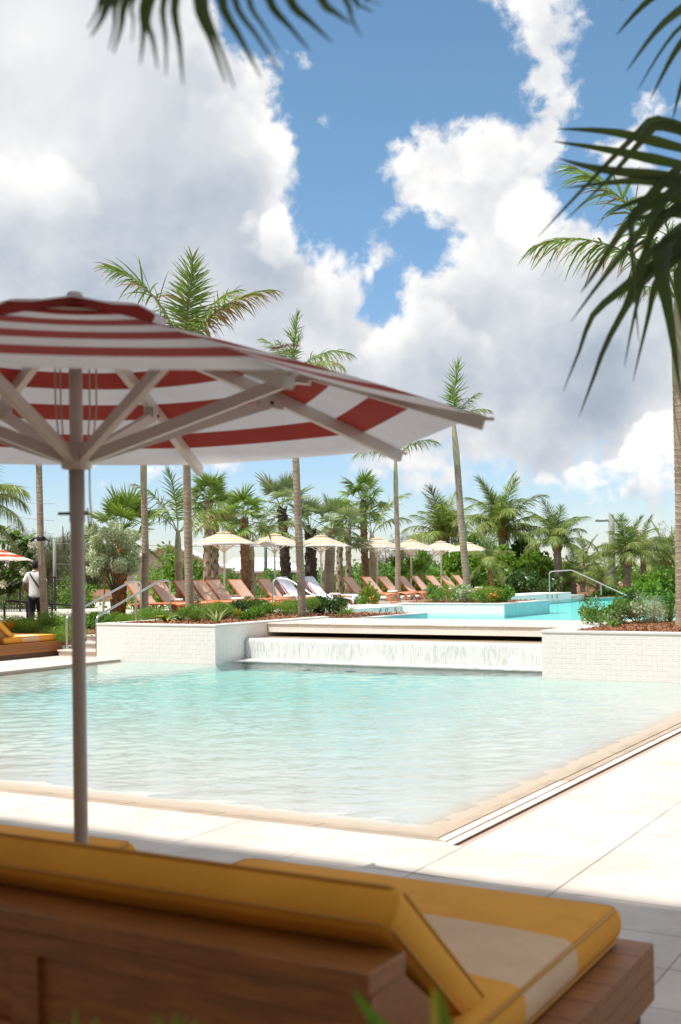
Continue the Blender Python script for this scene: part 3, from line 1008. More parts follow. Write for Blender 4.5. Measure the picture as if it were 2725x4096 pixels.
# ================================================================== steps by the planter
stp = pf_thing('steps', 'short flight of cream stone steps rising between planter and garden bed', 'steps')
for k in range(4):
    b = MB()
    b.box(-14.1, -12.92, 11.6 + 0.42 * k, 11.6 + 0.42 * (k + 1) if k < 3 else 14.2, -0.02 if k == 0 else 0.132 * k - 0.02, 0.132 * (k + 1) - 0.04)
    b.build('riser', M['stone'], stp)
    b = MB()
    b.box(-14.12, -12.92, 11.57 + 0.42 * k, 11.6 + 0.42 * (k + 1) if k < 3 else 14.2, 0.132 * (k + 1) - 0.038, 0.132 * (k + 1), bev=0.012)
    b.build('tread', M['stone'], stp)
cw = pf_thing('retaining_wall', 'low white rendered retaining wall holding the mulch beside the steps', 'wall')
pts = [(-14.16, 12.35), (-14.6, 12.22), (-15.6, 12.15), (-17.0, 12.15), (-21, 12.15), (-21, 12.40), (-14.16, 12.55)]
b = MB(); b.prism(pts, -0.5, 0.17); b.build('wall', M['white_render'], cw)
# sloping mulch bank behind the retaining wall
mb = MB()
nx_, ny_ = 40, 22
P, F = [], []
for j in range(ny_):
    for i in range(nx_):
        x = -14.16 - 0.22 * i
        y = 12.42 + 0.16 * j
        P.append((x, y, 0.15 + 0.36 * min(1, j / 14) + 0.03 * math.sin(i * 1.3 + j * .7) + rng.uniform(-.012, .012)))
for j in range(ny_ - 1):
    for i in range(nx_ - 1):
        a = j * nx_ + i
        F.append((a + 1, a, a + nx_, a + nx_ + 1))
link('mulch_bank', np_mesh('mulch_bank', P, F, M['mulch'], True), kind='structure', label='sloping bank of brown mulch above the retaining wall', **PF)
# ================================================================== furniture materials
clothmat('cloth_red', (0.37, 0.048, 0.036), 0.36)
clothmat('cloth_white', (0.86, 0.83, 0.81), 0.5)
clothmat('cloth_yellow_stripe', (0.74, 0.58, 0.34), 0.3)
clothmat('cloth_orange_red', (0.72, 0.10, 0.035), 0.25)
clothmat('cushion_yellow', (0.86, 0.395, 0.055), 0.0)
clothmat('cushion_tan', (0.80, 0.55, 0.34), 0.0)
pmat('piping', (0.56, 0.26, 0.035), 0.7)
pmat('wood', (0.30, 0.108, 0.022), 0.5, var=0.22, vscale=5.0, bump=0.15, bscale=30, stretch=(1, 8, 8), objvar=0.08)
pmat('wood_dark', (0.13, 0.06, 0.03), 0.6, var=0.2, vscale=5.0)
pmat('alu', (0.60, 0.55, 0.505), 0.45, metal=0.1, var=0.05)
pmat('pole_taupe', (0.40, 0.365, 0.345), 0.45)
pmat('alu_light', (0.66, 0.60, 0.54), 0.45, metal=0.1)
pmat('pole_cream', (0.66, 0.55, 0.45), 0.5)
pmat('rope', (0.55, 0.47, 0.38), 0.9)
clothmat('sling', (0.78, 0.53, 0.40), 0.2, objvar=0.0)
pmat('orange_frame', (0.58, 0.15, 0.04), 0.4)
pmat('towel', (0.74, 0.72, 0.80), 0.95, var=0.05, bump=0.4, bscale=25)
pmat('weave', (0.50, 0.33, 0.19), 0.8, var=0.3, vscale=50, bump=0.5, bscale=90)
pmat('band_white', (0.78, 0.73, 0.68), 0.7)
pmat('band_brown', (0.36, 0.19, 0.09), 0.7)
pmat('skin', (0.24, 0.10, 0.05), 0.55)
pmat('hair', (0.018, 0.014, 0.012), 0.8)
pmat('shirt', (0.80, 0.79, 0.82), 0.9, bump=0.3, bscale=12)
pmat('trousers', (0.015, 0.016, 0.022), 0.8)
pmat('roof_white', (0.78, 0.77, 0.74), 0.7, var=0.05)
pmat('house_beige', (0.74, 0.66, 0.52), 0.8, var=0.06)
pmat('glass_dark', (0.05, 0.07, 0.09), 0.1)
pmat('pole_wood', (0.26, 0.27, 0.24), 0.85, var=0.15, vscale=3)
pmat('pole_green', (0.09, 0.16, 0.12), 0.6)
pmat('wire', (0.30, 0.32, 0.34), 0.6)
pmat('roof_plain', (0.82, 0.79, 0.75), 0.9)
pmat('wall_brown', (0.64, 0.52, 0.40), 0.9)

# ================================================================== building added unseen behind the camera so that its shadow falls on the terrace
blk = pf_thing('shade_block', 'tall unseen block added behind the viewpoint to shade the terrace with the yellow daybeds', 'shade_block')
su = SUN.dot(U) / SUN.z
WALL_U = -8.6
q_edge = to_uv(onz(1362, 3446, 0.0))
H_B = (WALL_U - q_edge[0]) / su  # height chosen so the added block's shadow ends along the terrace edge
b = MB(); b.box(-34, 32, -24, WALL_U, 0.0, H_B); b.build('wall', M['wall_brown'], blk)
b = MB(); b.box(-34, 32, -24, WALL_U - 0.02, H_B + 0.002, H_B + 0.02); b.build('roof', M['roof_plain'], blk)
for k in range(1, int(H_B // 3.3) + 1):
    for j in range(9):
        b = MB(); b.box(-30 + 6.6 * j, -26.4 + 6.6 * j, WALL_U - 0.02, WALL_U + 0.012, 3.3 * (k - 1) + 0.9, 3.3 * k - 0.5); w_ = b.build('window', M['glass_dark'], blk)
# ================================================================== umbrella
def canopy_panel_mesh(Rr, rise, mats, bands, name='canopy_panel', sag=0.03, ns=8, hem=0.0):
    """one of eight panels: rim edge between angles -22.5..22.5 deg, apex at origin top; local z measured from rim"""
    a = R(22.5)
    tip0 = Vector((Rr * math.cos(-a), Rr * math.sin(-a), 0))
    tip1 = Vector((Rr * math.cos(a), Rr * math.sin(a), 0))
    apex = Vector((0, 0, rise))
    cuts = [0.0]
    for w_, m_ in bands:
        cuts.append(min(1.0, cuts[-1] + w_))
    b = MB()
    for bi, (w_, m_) in enumerate(bands):
        f0, f1 = cuts[bi], cuts[bi + 1]
        if f1 <= f0:
            continue
        sub = 3
        vs, fs = [], []
        for q in range(sub + 1):
            f = f0 + (f1 - f0) * q / sub
            for k in range(ns + 1):
                s = k / ns
                p = (tip0.lerp(tip1, s)).lerp(apex, f)
                w2 = 4 * s * (1 - s)
                p.z -= sag * w2 * (1 - f) * (0.35 + 1.3 * f)
                p -= Vector((1, 0, 0)) * (0.012 * Rr * w2 * (1 - f) ** 3)
                p.z += 0.05 * Rr * (f * (1 - f)) * 0.9
                vs.append(p)
        for q in range(sub):
            for k in range(ns):
                i0 = q * (ns + 1) + k
                fs.append((i0, i0 + 1, i0 + ns + 2, i0 + ns + 1))
        b.add(vs, fs, m_, True)
    return b.mesh(name, mats)

def umbrella(label, loc, rz, Rr, rim, apex, hub, pole_r, cm, stripe_mats, bands, metal, near=False, group=None, name='parasol', foot=0.0):
    t = thing(name, label, 'umbrella', loc, rz, group)
    rise = apex - rim
    pm = canopy_panel_mesh(Rr, rise, stripe_mats, bands, ns=8 if near else 5, sag=0.02 * Rr / 1.6)
    for k in range(8):
        link('canopy_panel', pm, t, loc=(0, 0, rim), rot=(0, 0, R(45 * k + 22.5)))
    # vent cap
    b = MB()
    for k in range(8):
        a0, a1 = R(45 * k), R(45 * k + 45)
        am = (a0 + a1) / 2
        rc = Rr * 0.235
        zc = apex - rise * 0.15
        ridge = 0.012 * Rr
        for (f0, f1, m_) in ((0.0, 0.13, 0), (0.13, 1.0, 1)):
            vs = []
            for f in (f0, f1):
                for aa, lift in ((a0, 0), (am, ridge), (a1, 0)):
                    rr = rc * (1 - f) * (1.0 if aa != am else 0.97)
                    vs.append((rr * math.cos(aa), rr * math.sin(aa), zc + lift * (1 - f) + (apex + 0.012 * Rr - zc) * f ** 0.75))
            b.add(vs, [(0, 1, 4, 3), (1, 2, 5, 4)], m_, True)
    b.build('vent_cap', stripe_mats, t)
    b = MB(); b.lathe([(0.0, apex + 0.032 * Rr), (0.018 * Rr, apex + 0.028 * Rr), (0.022 * Rr, apex + 0.018 * Rr)], 12)
    b.build('finial', metal, t)
    # ribs and struts
    rw, rh = (0.032, 0.052) if near else (0.02 * Rr, 0.03 * Rr)
    for k in range(8):
        a = R(45 * k)
        d = Vector((math.cos(a), math.sin(a), 0))
        b = MB()
        pts_ = []
        for f in (1.0, 0.75, 0.5, 0.25, 0.02):
            q = d * Rr * f * (1.012 if f == 1 else 1)
            q.z = rim + rise * (1 - f) + 0.045 * Rr * (f * (1 - f)) - rh * 0.62
            pts_.append(q)
        for p0, p1 in zip(pts_[:-1], pts_[1:]):
            b.beam(p0, p1, rw, rh)
        rib = b.build('rib', metal, t)
        if near:
            b = MB()
            b.beam(d * Rr * 0.99 + Vector((0, 0, rim - 0.012)), d * Rr * 1.035 + Vector((0, 0, rim - 0.018)), 0.012, 0.012)
            b.build('rib_tip', metal, rib)
        f = 0.56
        q = d * Rr * f
        q.z = rim + rise * (1 - f) + 0.045 * Rr * (f * (1 - f)) - rh * 1.35
        b = MB()
        b.beam(d * 0.055 + Vector((0, 0, hub)), q, rw * 0.9, rh * 0.85)
        stt = b.build('strut', metal, t)
        if near:
            b = MB(); b.beam(q - d * 0.06 + Vector((0, 0, 0.012)), q + d * 0.06 - Vector((0, 0, 0.004)), rw * 1.5, rh * 0.9)
            b.build('bracket', M['alu'], stt)
            b = MB(); b.beam(q - Vector((-d.y, d.x, 0)) * 0.028, q + Vector((-d.y, d.x, 0)) * 0.028, 0.014, 0.014)
            b.build('bolt', M['dark_metal'], stt)
    b = MB(); b.lathe([(pole_r, hub - 0.05), (pole_r * 2.1, hub - 0.045), (pole_r * 2.4, hub), (pole_r * 1.9, hub + 0.05), (pole_r, hub + 0.06)], 20)
    b.build('hub', metal, t)
    b = MB(); b.lathe([(0.0, foot), (pole_r * 1.16, foot), (pole_r * 1.16, 0.42), (pole_r, 0.55), (pole_r, hub - 0.26), (pole_r * 1.12, hub - 0.25), (pole_r * 1.12, hub - 0.05), (0, hub - 0.05)] if near else
                     [(0.0, foot), (pole_r, foot), (pole_r * 0.95, apex), (0, apex)], 24 if near else 10)
    b.build('pole', M['pole_taupe'] if near else metal, t)
    if near:
        b = MB(); b.lathe([(pole_r * 0.95, hub + 0.03), (pole_r * 0.95, apex - 0.02), (0, apex - 0.02)], 24); b.build('mast', metal, t)
        b = MB(); b.box(-0.35, 0.35, -0.35, 0.35, 0.001, 0.05, bev=0.01); b.build('base_plate', M['dark_metal'], t)
        b = MB(); b.tube([(-0.075, 0, hub - 0.22), (0.04, 0, hub - 0.22)], 0.006, 8); b.build('crank_pin', M['dark_metal'], t, rot=(0, 0, -rz))
        for k, (x, y) in enumerate(((-0.085, 0.02), (-0.055, -0.02), (0.05, 0.02), (0.085, -0.02), (0.062, 0.01))):
            b = MB()
            if k < 4:
                b.tube([(x * 0.8, y, hub + 0.03), (x, y, hub + 0.2), (x, y, apex - 0.12)], 0.0035, 6)
            else:
                b.tube([(0.05, 0, hub), (0.055, -0.02, hub - 0.16), (0.062, -0.02, hub - 0.25), (0.052, -0.02, hub - 0.28), (0.045, -0.02, hub - 0.2)], 0.0035, 6)
            b.build('cord', M['rope'], t, rot=(0, 0, -rz))
        # folded tie strap on a rib
        a = R(-45)
        d = Vector((math.cos(a), math.sin(a), 0)); n_ = Vector((-d.y, d.x, 0))
        b = MB()
        path = [(0.50, 0.012), (0.545, 0.05), (0.575, 0.058), (0.60, 0.035), (0.63, 0.012)]
        vs = []
        for f, z in path:
            q = d * Rr * f
            q.z = rim + rise * (1 - f) + 0.045 * Rr * f * (1 - f) + z
            vs += [q - n_ * 0.016, q + n_ * 0.016]
        b.add(vs, [(2 * i, 2 * i + 1, 2 * i + 3, 2 * i + 2) for i in range(len(path) - 1)], 0, True)
        b.build('tie_strap', M['cloth_red'], t)
    else:
        b = MB(); b.box(-0.28, 0.28, -0.28, 0.28, foot, foot + 0.06, bev=0.01); b.build('base_plate', M['alu_light'], t)
        b = MB(); b.tube([(-0.04, 0, 1.25), (0.05, 0, 1.25)], 0.014, 6); b.build('crank_pin', M['dark_metal'], t)
        b = MB(); b.tube([(0.055, 0.02, hub), (0.075, 0.02, 1.0), (0.06, 0.02, 0.92)], 0.006, 5); b.build('cord', M['rope'], t)
    return t

BANDS = [(0.122, 0)] + [(0.1, (k + 1) % 2) for k in range(8)] + [(0.2, 1)]
UP = uv(-2.97, -0.25)
umbrella('large red and white striped parasol in shade between the yellow daybeds', (UP.x, UP.y, 0), R(34.2), 1.58, 2.225, 2.72, 2.115, 0.0275, None, [M['cloth_white'], M['cloth_red']], BANDS, M['alu'], near=True)
q = uv(11.1, -16.3)
t = umbrella('red and white striped parasol over the daybed by the steps', (q.x, q.y, 0), R(20), 1.42, 2.0, 2.47, 1.9, 0.025, None, [M['cloth_white'], M['cloth_orange_red']], BANDS, M['alu_light'])

# ================================================================== daybeds
def cushion_mesh(x0, x1, y0, y1, z0, z1, r, bands, name='seat_cushion', crown=0.018):
    """rounded pad; bands = list of (y limit, material index) along y"""
    def axis(a, b_, extra=()):
        c = [a, a + r * 0.12, a + r * 0.35, a + r * 0.7, a + r]
        n = 10
        c += [a + r + (b_ - a - 2 * r) * k / n for k in range(1, n)]
        c += [b_ - r, b_ - r * 0.7, b_ - r * 0.35, b_ - r * 0.12, b_]
        c += list(extra)
        return sorted(set(round(v, 5) for v in c))
    xs = axis(x0, x1)
    ys = axis(y0, y1, [bb[0] for bb in bands[:-1]])
    def drop(d):
        return r - math.sqrt(max(0, r * r - (r - min(d, r)) ** 2))
    V, idx = [], {}
    nx, ny = len(xs), len(ys)
    b = MB()
    for side in (1, -1):
        vs = []
        for x in xs:
            for y in ys:
                d = min(x - x0, x1 - x, y - y0, y1 - y)
                sx = 2 * (x - x0) / (x1 - x0) - 1
                sy = 2 * (y - y0) / (y1 - y0) - 1
                cr = crown * (1 - sx ** 4) * (1 - sy ** 4)
                z = (z1 - drop(d) + cr) if side == 1 else (z0 + drop(d))
                vs.append((x, y, z))
        o = len(b.v)
        b.v.extend(vs)
        for i in range(nx - 1):
            for j in range(ny - 1):
                ym = (ys[j] + ys[j + 1]) / 2
                m_ = next(mm for lim, mm in bands if ym < lim)
                f = (o + i * ny + j, o + (i + 1) * ny + j, o + (i + 1) * ny + j + 1, o + i * ny + j + 1)
                b.f.append(f if side == 1 else f[::-1]); b.mi.append(m_); b.sm.append(True)
    # side walls between the two shells
    def wall(seq):
        for (a, c) in zip(seq[:-1], seq[1:]):
            ym = (a[1] + c[1]) / 2
            m_ = next(mm for lim, mm in bands if ym < lim + 1e-6)
            n = nx * ny
            ia, ic = a[2], c[2]
            b.f.append((ia, ic, ic + n, ia + n)); b.mi.append(m_); b.sm.append(True)
    e = []
    for i in range(nx): e.append((xs[i], ys[0], i * ny))
    wall([(p[0], p[1], p[2]) for p in e][::-1])
    e = [(xs[i], ys[-1], i * ny + ny - 1) for i in range(nx)]
    wall(e)
    e = [(xs[0], ys[j], j) for j in range(ny)]
    wall(e)
    e = [(xs[-1], ys[j], (nx - 1) * ny + j) for j in range(ny)]
    wall(e[::-1])
    return b.mesh(name, [M['cushion_yellow'], M['cushion_tan']])

def piping_mesh(x0, x1, y0, y1, z, ins, rr=0.006):
    b = MB()
    x0 += ins; x1 -= ins; y0 += ins; y1 -= ins
    c = 0.03
    pts_ = [(x0 + c, y0, z), (x1 - c, y0, z), (x1, y0 + c, z), (x1, y1 - c, z), (x1 - c, y1, z), (x0 + c, y1, z), (x0, y1 - c, z), (x0, y0 + c, z), (x0 + c, y0, z)]
    b.tube(pts_, rr, 6, cap=False)
    return b.mesh('piping', M['piping'])

def daybed(label, loc, rz, group=None):
    """origin at the foot corner on the +x side; +x width, +y towards the foot"""
    t = thing('daybed', label, 'daybed', loc, rz, group)
    Wd, L = 1.81, 1.84
    # base of boards
    b = MB(); b.box(-Wd + 0.04, -0.04, -L + 0.04, -0.04, 0.0, 0.15); b.build('plinth', M['wood_dark'], t)
    for k in range(3):
        z = 0.10 + 0.06 * k
        bd = MB()
        bd.box(-Wd, 0, -0.03, 0, z, z + 0.058); bd.box(-Wd, 0, -L, -L + 0.03, z, z + 0.058)
        bd.box(-Wd, -Wd + 0.03, -L + 0.031, -0.031, z, z + 0.058); bd.box(-0.03, 0, -L + 0.031, -0.031, z, z + 0.058)
        bd.build('board', M['wood'], t)
    n = 11
    w_ = L / n
    for k in range(n):
        bd = MB(); bd.box(-Wd + 0.001, -0.001, -L + w_ * k + 0.002, -L + w_ * (k + 1) - 0.002, 0.2785, 0.302)
        bd.build('deck_board', M['wood'], t)
    # seat cushion with stripes
    x0, x1, y0, y1, z0, z1 = -Wd + 0.08, -0.105, -1.50, -0.045, 0.303, 0.44
    sm_ = cushion_mesh(x0, x1, y0, y1, z0, z1, 0.05, [(-1.0, 0), (-0.53, 1), (9, 0)])
    s = link('seat_cushion', sm_, t)
    link('piping', piping_mesh(x0, x1, y0, y1, z1 - 0.012, 0.010, 0.007), s)
    link('piping', piping_mesh(x0, x1, y0, y1, z0 + 0.012, 0.010, 0.006), s)
    # reclined back cushion
    xl = -Wd + 0.05
    bm_ = cushion_mesh(xl, -0.17, 0.0, 0.72, -0.06, 0.06, 0.045, [(9, 0)], 'back_cushion', 0.012)
    ang = PI - math.atan2(0.42, 0.50)
    bk = link('back_cushion', bm_, t, loc=(0, -1.13, 0.375), rot=(ang, 0, 0))
    link('piping', piping_mesh(xl, -0.17, 0.0, 0.72, 0.048, 0.010, 0.006), bk)
    link('piping', piping_mesh(xl, -0.17, 0.0, 0.72, -0.048, 0.010, 0.006), bk)
    # wooden back: rail, panel, posts, slanted cheeks
    b = MB(); b.box(-Wd, -0.165, -1.84, -1.645, 0.665, 0.72, bev=0.006); b.build('back_rail', M['wood'], t)
    b = MB(); b.box(-Wd + 0.1, -0.24, -1.80, -1.72, 0.302, 0.663); b.build('back_panel', M['wood'], t)
    for z in (0.335, 0.60):
        b = MB(); b.box(-Wd, -0.166, -1.825, -1.805, z, z + 0.062); b.build('cross_board', M['wood'], t)
    for x in (-Wd, -1.32, -0.27):
        b = MB(); b.box(x, x + 0.10, -1.822, -1.802, 0.40, 0.598); b.build('post', M['wood'], t)
    for x in (-Wd + 0.01, -0.235):
        b = MB()
        pr_ = [(-1.645, 0.664), (-1.80, 0.664), (-1.80, 0.305), (-1.16, 0.305)]
        b.add([(x, y, z) for y, z in pr_] + [(x + 0.06, y, z) for y, z in pr_], [(0, 1, 2, 3), (7, 6, 5, 4), (0, 4, 5, 1), (1, 5, 6, 2), (2, 6, 7, 3), (3, 7, 4, 0)])
        b.build('cheek', M['wood'], t)
    return t

q = uv(-2.25, 1.81)
daybed('wide wooden daybed with yellow and tan striped cushion and raised back, beyond the leafy blades', (q.x, q.y, 0), PANG)
q = uv(-2.25, -0.43)
daybed('yellow cushioned wooden daybed standing behind the pole of the large red parasol', (q.x, q.y, 0), PANG)
q = uv(11.85, -14.25)
daybed('yellow cushioned wooden daybed under the small red parasol beside the steps', (q.x, q.y, 0), PANG)

# ================================================================== handrails
def handrail(label, pts_, posts, r=0.024, name='handrail', mat='steel'):
    base = Vector(pts_[0])
    t = thing(name, label, 'handrail', base)
    # rounded corners
    P_ = [Vector(p) - base for p in pts_]
    out = [P_[0]]
    for i in range(1, len(P_) - 1):
        a, b_, c = P_[i - 1], P_[i], P_[i + 1]
        d0 = min(0.12, (b_ - a).length * .45); d1 = min(0.12, (c - b_).length * .45)
        s = b_ + (a - b_).normalized() * d0; e = b_ + (c - b_).normalized() * d1
        for k in range(6):
            f = k / 5
            out.append((s.lerp(b_, f)).lerp(b_.lerp(e, f), f))
    out.append(P_[-1])
    b = MB(); b.tube(out, r, 10); b.build('rail', M[mat], t)
    for p0, p1 in posts:
        b = MB(); b.tube([Vector(p0) - base, Vector(p1) - base], r * 0.95, 10); b.build('post', M[mat], t)
    b = MB(); b.lathe([(0, 0.0), (r * 2.2, 0.0), (r * 2.2, 0.018), (r, 0.02)], 14); b.build('base_flange', M[mat], t)
    return t

handrail('polished steel handrail on the garden side of the steps', [uv(11.8, -14.07, 0.0), uv(11.8, -14.07, 0.80), uv(13.85, -14.07, 1.50), uv(14.2, -14.07, 1.50), uv(14.2, -14.07, 0.53)], [(uv(12.95, -14.07, 0.4), uv(12.95, -14.07, 1.19))])
handrail('polished steel handrail along the white planter side of the steps', [uv(11.48, -12.97, 0.0), uv(11.48, -12.97, 0.82), uv(13.5, -12.97, 1.52), uv(13.85, -12.97, 1.52), uv(13.85, -12.97, 0.53)], [(uv(12.7, -12.97, 0.4), uv(12.7, -12.97, 1.23))])
p0 = onz(1091, 2448, 0.55)
Yc = p0.y
handrail('steel handrail sloping down beside the shrub bed towards the water', [p0, at(1091, 2322, Yc), at(1108, 2311, Yc - .1), at(1155, 2318, Yc - .2), at(1345, 2440, Yc - 1.2)], [])
p0 = at(2199, 2374, 49.0)
handrail('steel handrail descending into the infinity pool from the low white wall', [p0, at(2197, 2288, 49), at(2215, 2284, 48.8), at(2288, 2280, 48), at(2520, 2388, 45.5)], [(at(2404, 2334, 46.8), at(2405, 2380, 46.8))])

# ================================================================== far yellow parasols
tops = [(893, 2118, 37.5), (1095, 2127, 40.2), (1280, 2132, 42.2), (1505, 2142, 46.3), (1640, 2146, 49.6), (1760, 2150, 52.6), (1866, 2158, 55.3)]
ordn = ['shading the dark lounger by the big drum table', 'beside the pool handrail and towelled loungers', 'between the towelled lounger and a drum table', 'beyond the orange flowers', 'over the second pair past the flowers', 'behind the palm on the island planter', 'last of its row, partly behind the leaning palm']
YB = [(0.14, 0), (0.09, 1), (0.10, 0), (0.09, 1), (0.10, 0), (0.09, 1), (0.10, 0), (0.09, 1), (0.10, 0), (0.20, 1)]
for (px, py, Y), od in zip(tops, ordn):
    p = at(px + 6, py + 250, Y)
    umbrella('small yellow and white striped parasol ' + od, (p.x, p.y, 0.54), R(random.uniform(18, 30)), 1.12, 2.06, 2.47, 1.85, 0.032, None, [M['cloth_white'], M['cloth_yellow_stripe']], YB, M['pole_cream'], group='yellow striped parasols over the sun loungers')

# ================================================================== sun loungers
def make_lounger():
    t = thing('sun_lounger', 'x', 'sun lounger')
    w = 0.33
    b = MB()
    for s in (-1, 1):
        b.tube([(-0.25, s * w, 0.31), (0.4, s * w, 0.33), (1.15, s * w, 0.34), (1.42, s * w, 0.30)], 0.026, 8)
    for x, z in ((-0.25, 0.31), (0.55, 0.33), (1.42, 0.30)):
        b.tube([(x, -w, z), (x, w, z)], 0.022, 8)
    b.build('frame', M['orange_frame'], t)
    for s in (-1, 1):
        b = MB(); b.tube([(1.30, s * w, 0.31), (1.55, s * w, 0.012)], 0.026, 8); b.build('leg', M['orange_frame'], t)
        b = MB(); b.tube([(0.02, s * w, 0.31), (-0.12, s * w, 0.012)], 0.026, 8); b.build('leg', M['orange_frame'], t)
    b = MB(); b.tube([(1.55, -w, 0.022), (1.55, w, 0.022)], 0.02, 8); b.build('foot_bar', M['orange_frame'], t)
    b = MB(); b.tube([(-0.12, -w, 0.022), (-0.12, w, 0.022)], 0.02, 8); b.build('foot_bar', M['orange_frame'], t)
    # raised back
    ca, sa = math.cos(R(48)), math.sin(R(48))
    b = MB()
    for s in (-1, 1):
        b.tube([(0.10, s * w, 0.325), (0.10 - 0.80 * ca, s * w, 0.325 + 0.80 * sa)], 0.026, 8)
    b.tube([(0.10 - 0.80 * ca, -w, 0.325 + 0.80 * sa), (0.10 - 0.80 * ca, w, 0.325 + 0.80 * sa)], 0.024, 8)
    b.tube([(-0.22, -w, 0.66), (-0.30, -w, 0.32)], 0.016, 6)
    b.tube([(-0.22, w, 0.66), (-0.30, w, 0.32)], 0.016, 6)
    b.build('back_frame', M['orange_frame'], t)
    def sling(p0, p1, name, n=6):
        b = MB()
        p0, p1 = Vector(p0), Vector(p1)
        d = (p1 - p0); nn = Vector((-d.z, 0, d.x)).normalized()
        vs = []
        for i in range(n + 1):
            for s in (-1, -0.5, 0, 0.5, 1):
                p = p0.lerp(p1, i / n)
                p = p + nn * (0.012 - 0.03 * (1 - s * s) * math.sin(PI * i / n))
                vs.append((p.x, s * w * 0.96, p.z))
        top = list(vs)
        vs += [(x, y, z - 0.008) for x, y, z in vs]
        fs = []
        for i in range(n):
            for k in range(4):
                a = i * 5 + k
                fs.append((a, a + 5, a + 6, a + 1))
                m_ = len(top)
                fs.append((a + m_, a + 1 + m_, a + 6 + m_, a + 5 + m_))
        b.add(vs, fs, 0, True)
        return b.build(name, M['sling'], t)
    sling((0.10, 0, 0.335), (1.42, 0, 0.325), 'seat_sling')
    sling((0.10 - 0.79 * ca, 0, 0.335 + 0.79 * sa), (0.10, 0, 0.345), 'back_sling')
    return t

def copy_tree(o, parent=None):
    c = o.copy(); COL.objects.link(c); c.parent = parent
    for ch in [x for x in bpy.data.objects if x.parent == o]:
        copy_tree(ch, c)
    return c

def u_for(px, v, py=2350):
    a = ray(px, py).x
    cx, sx = math.cos(PANG), math.sin(-PANG)
    return (a * (PO.y - sx * v) - PO.x - cx * v) / (sx - cx * a)

heads = [(530, 'in the bushes past the palm by the steps, half hidden'), (622, 'standing next to the half hidden one near the steps handrail'), (720, 'partly covered by the palm trunk of the white planter'), (787, 'just past the tall palm of the white planter'),
         (848, 'in deep shade, its foot beside the big drum table'), (936, 'brightly sunlit between the first two yellow parasols'), (1052, 'shaded dark, beside the pool handrail'),
         (1128, 'covered with a pale lilac towel next to the pool handrail'), (1232, 'covered with a pale lilac towel, behind the ringed palm trunk'), (1388, 'with a striped shadow on its back beside the orange flowers'),
         (1464, 'shaded dark under the parasol past the flowers'), (1529, 'brightly sunlit between two drum tables'), (1602, 'shaded dark under the next parasol along'), (1657, 'sunlit, beside the drum table above the depth marks'),
         (1717, 'shaded dark behind the bushy end of the island planter'), (1772, 'sunlit, behind the island planter shrubs'), (1822, 'shaded dark, last of the row by the leaning palm')]
proto = make_lounger()
for i, (px, ds) in enumerate(heads):
    v = -17.9
    u_ = u_for(px, v)
    p = uv(u_, v, 0.54)
    o = proto if i == 0 else copy_tree(proto)
    f = v + 0.45
    q = uv(u_, f, 0.54 if u_ > 17.7 else 0.50)
    o.location = q
    o.rotation_euler = (0, 0, PANG + random.uniform(-0.04, 0.04))
    tag(o, 'orange framed sun lounger ' + ds, 'sun lounger', 'orange sun loungers along the sun deck')
    if 'towel' in ds:
        # towel draped over back and seat
        tw = thing('towel', ('lilac white towel draped over the lounger next to the pool handrail' if 'handrail' in ds else 'lilac white towel draped over the lounger behind the ringed palm trunk'), 'towel', q, PANG, 'lilac towels on loungers')
        b = MB()
        ca, sa = math.cos(R(48)), math.sin(R(48))
        prof_ = [(-0.62, 0.50), (-0.57, 0.75), (-0.48, 0.965), (-0.42, 0.99), (-0.30, 0.87), (-0.1, 0.62), (0.08, 0.41), (0.16, 0.375), (0.5, 0.37), (0.9, 0.375), (1.25, 0.375), (1.46, 0.35), (1.52, 0.22)]
        vs = []
        rr_ = random.Random(i)
        for k, (x, z) in enumerate(prof_):
            for s in range(9):
                y = (s / 4 - 1) * 0.37
                zz = z + rr_.uniform(-0.012, 0.016) - (0.06 + rr_.uniform(0, .12) if s in (0, 8) else 0)
                vs.append((x + rr_.uniform(-.015, .015), y, zz))
        fs = []
        for k in range(len(prof_) - 1):
            for s in range(8):
                a = k * 9 + s
                fs.append((a, a + 9, a + 10, a + 1))
        b.add(vs, fs, 0, True)
        b.build('cloth', M['towel'], tw)

# drum side tables
def drum(label, p, h=0.44, r=0.20):
    t = thing('side_table', label, 'side table', p, random.uniform(0, 6), 'woven drum side tables')
    prof_ = [(r * 0.86, 0.0), (r * 0.95, 0.06), (r * 1.0, 0.10), (r * 1.06, 0.18), (r * 1.08, h * .5), (r * 1.06, h - 0.16), (r * 1.02, h - 0.09), (r * 0.96, h - 0.045), (r * 0.90, h)]
    names = ['band', 'band', 'body', 'body', 'body', 'body', 'band', 'band']
    b = MB(); b.lathe(prof_[2:7], 20); b.build('body', M['weave'], t)
    b = MB(); b.lathe(prof_[0:2], 20); b.build('bottom_band', M['band_white'], t)
    b = MB(); b.lathe(prof_[1:3], 20); b.build('stripe', M['band_brown'], t)
    b = MB(); b.lathe([(rr + 0.001, z) for rr, z in prof_[6:8]], 20); b.build('stripe', M['band_brown'], t)
    b = MB(); b.lathe([(prof_[7][0], prof_[7][1]), (prof_[8][0], h), (0, h + 0.004)], 20); b.build('top', M['band_white'], t)
    return t
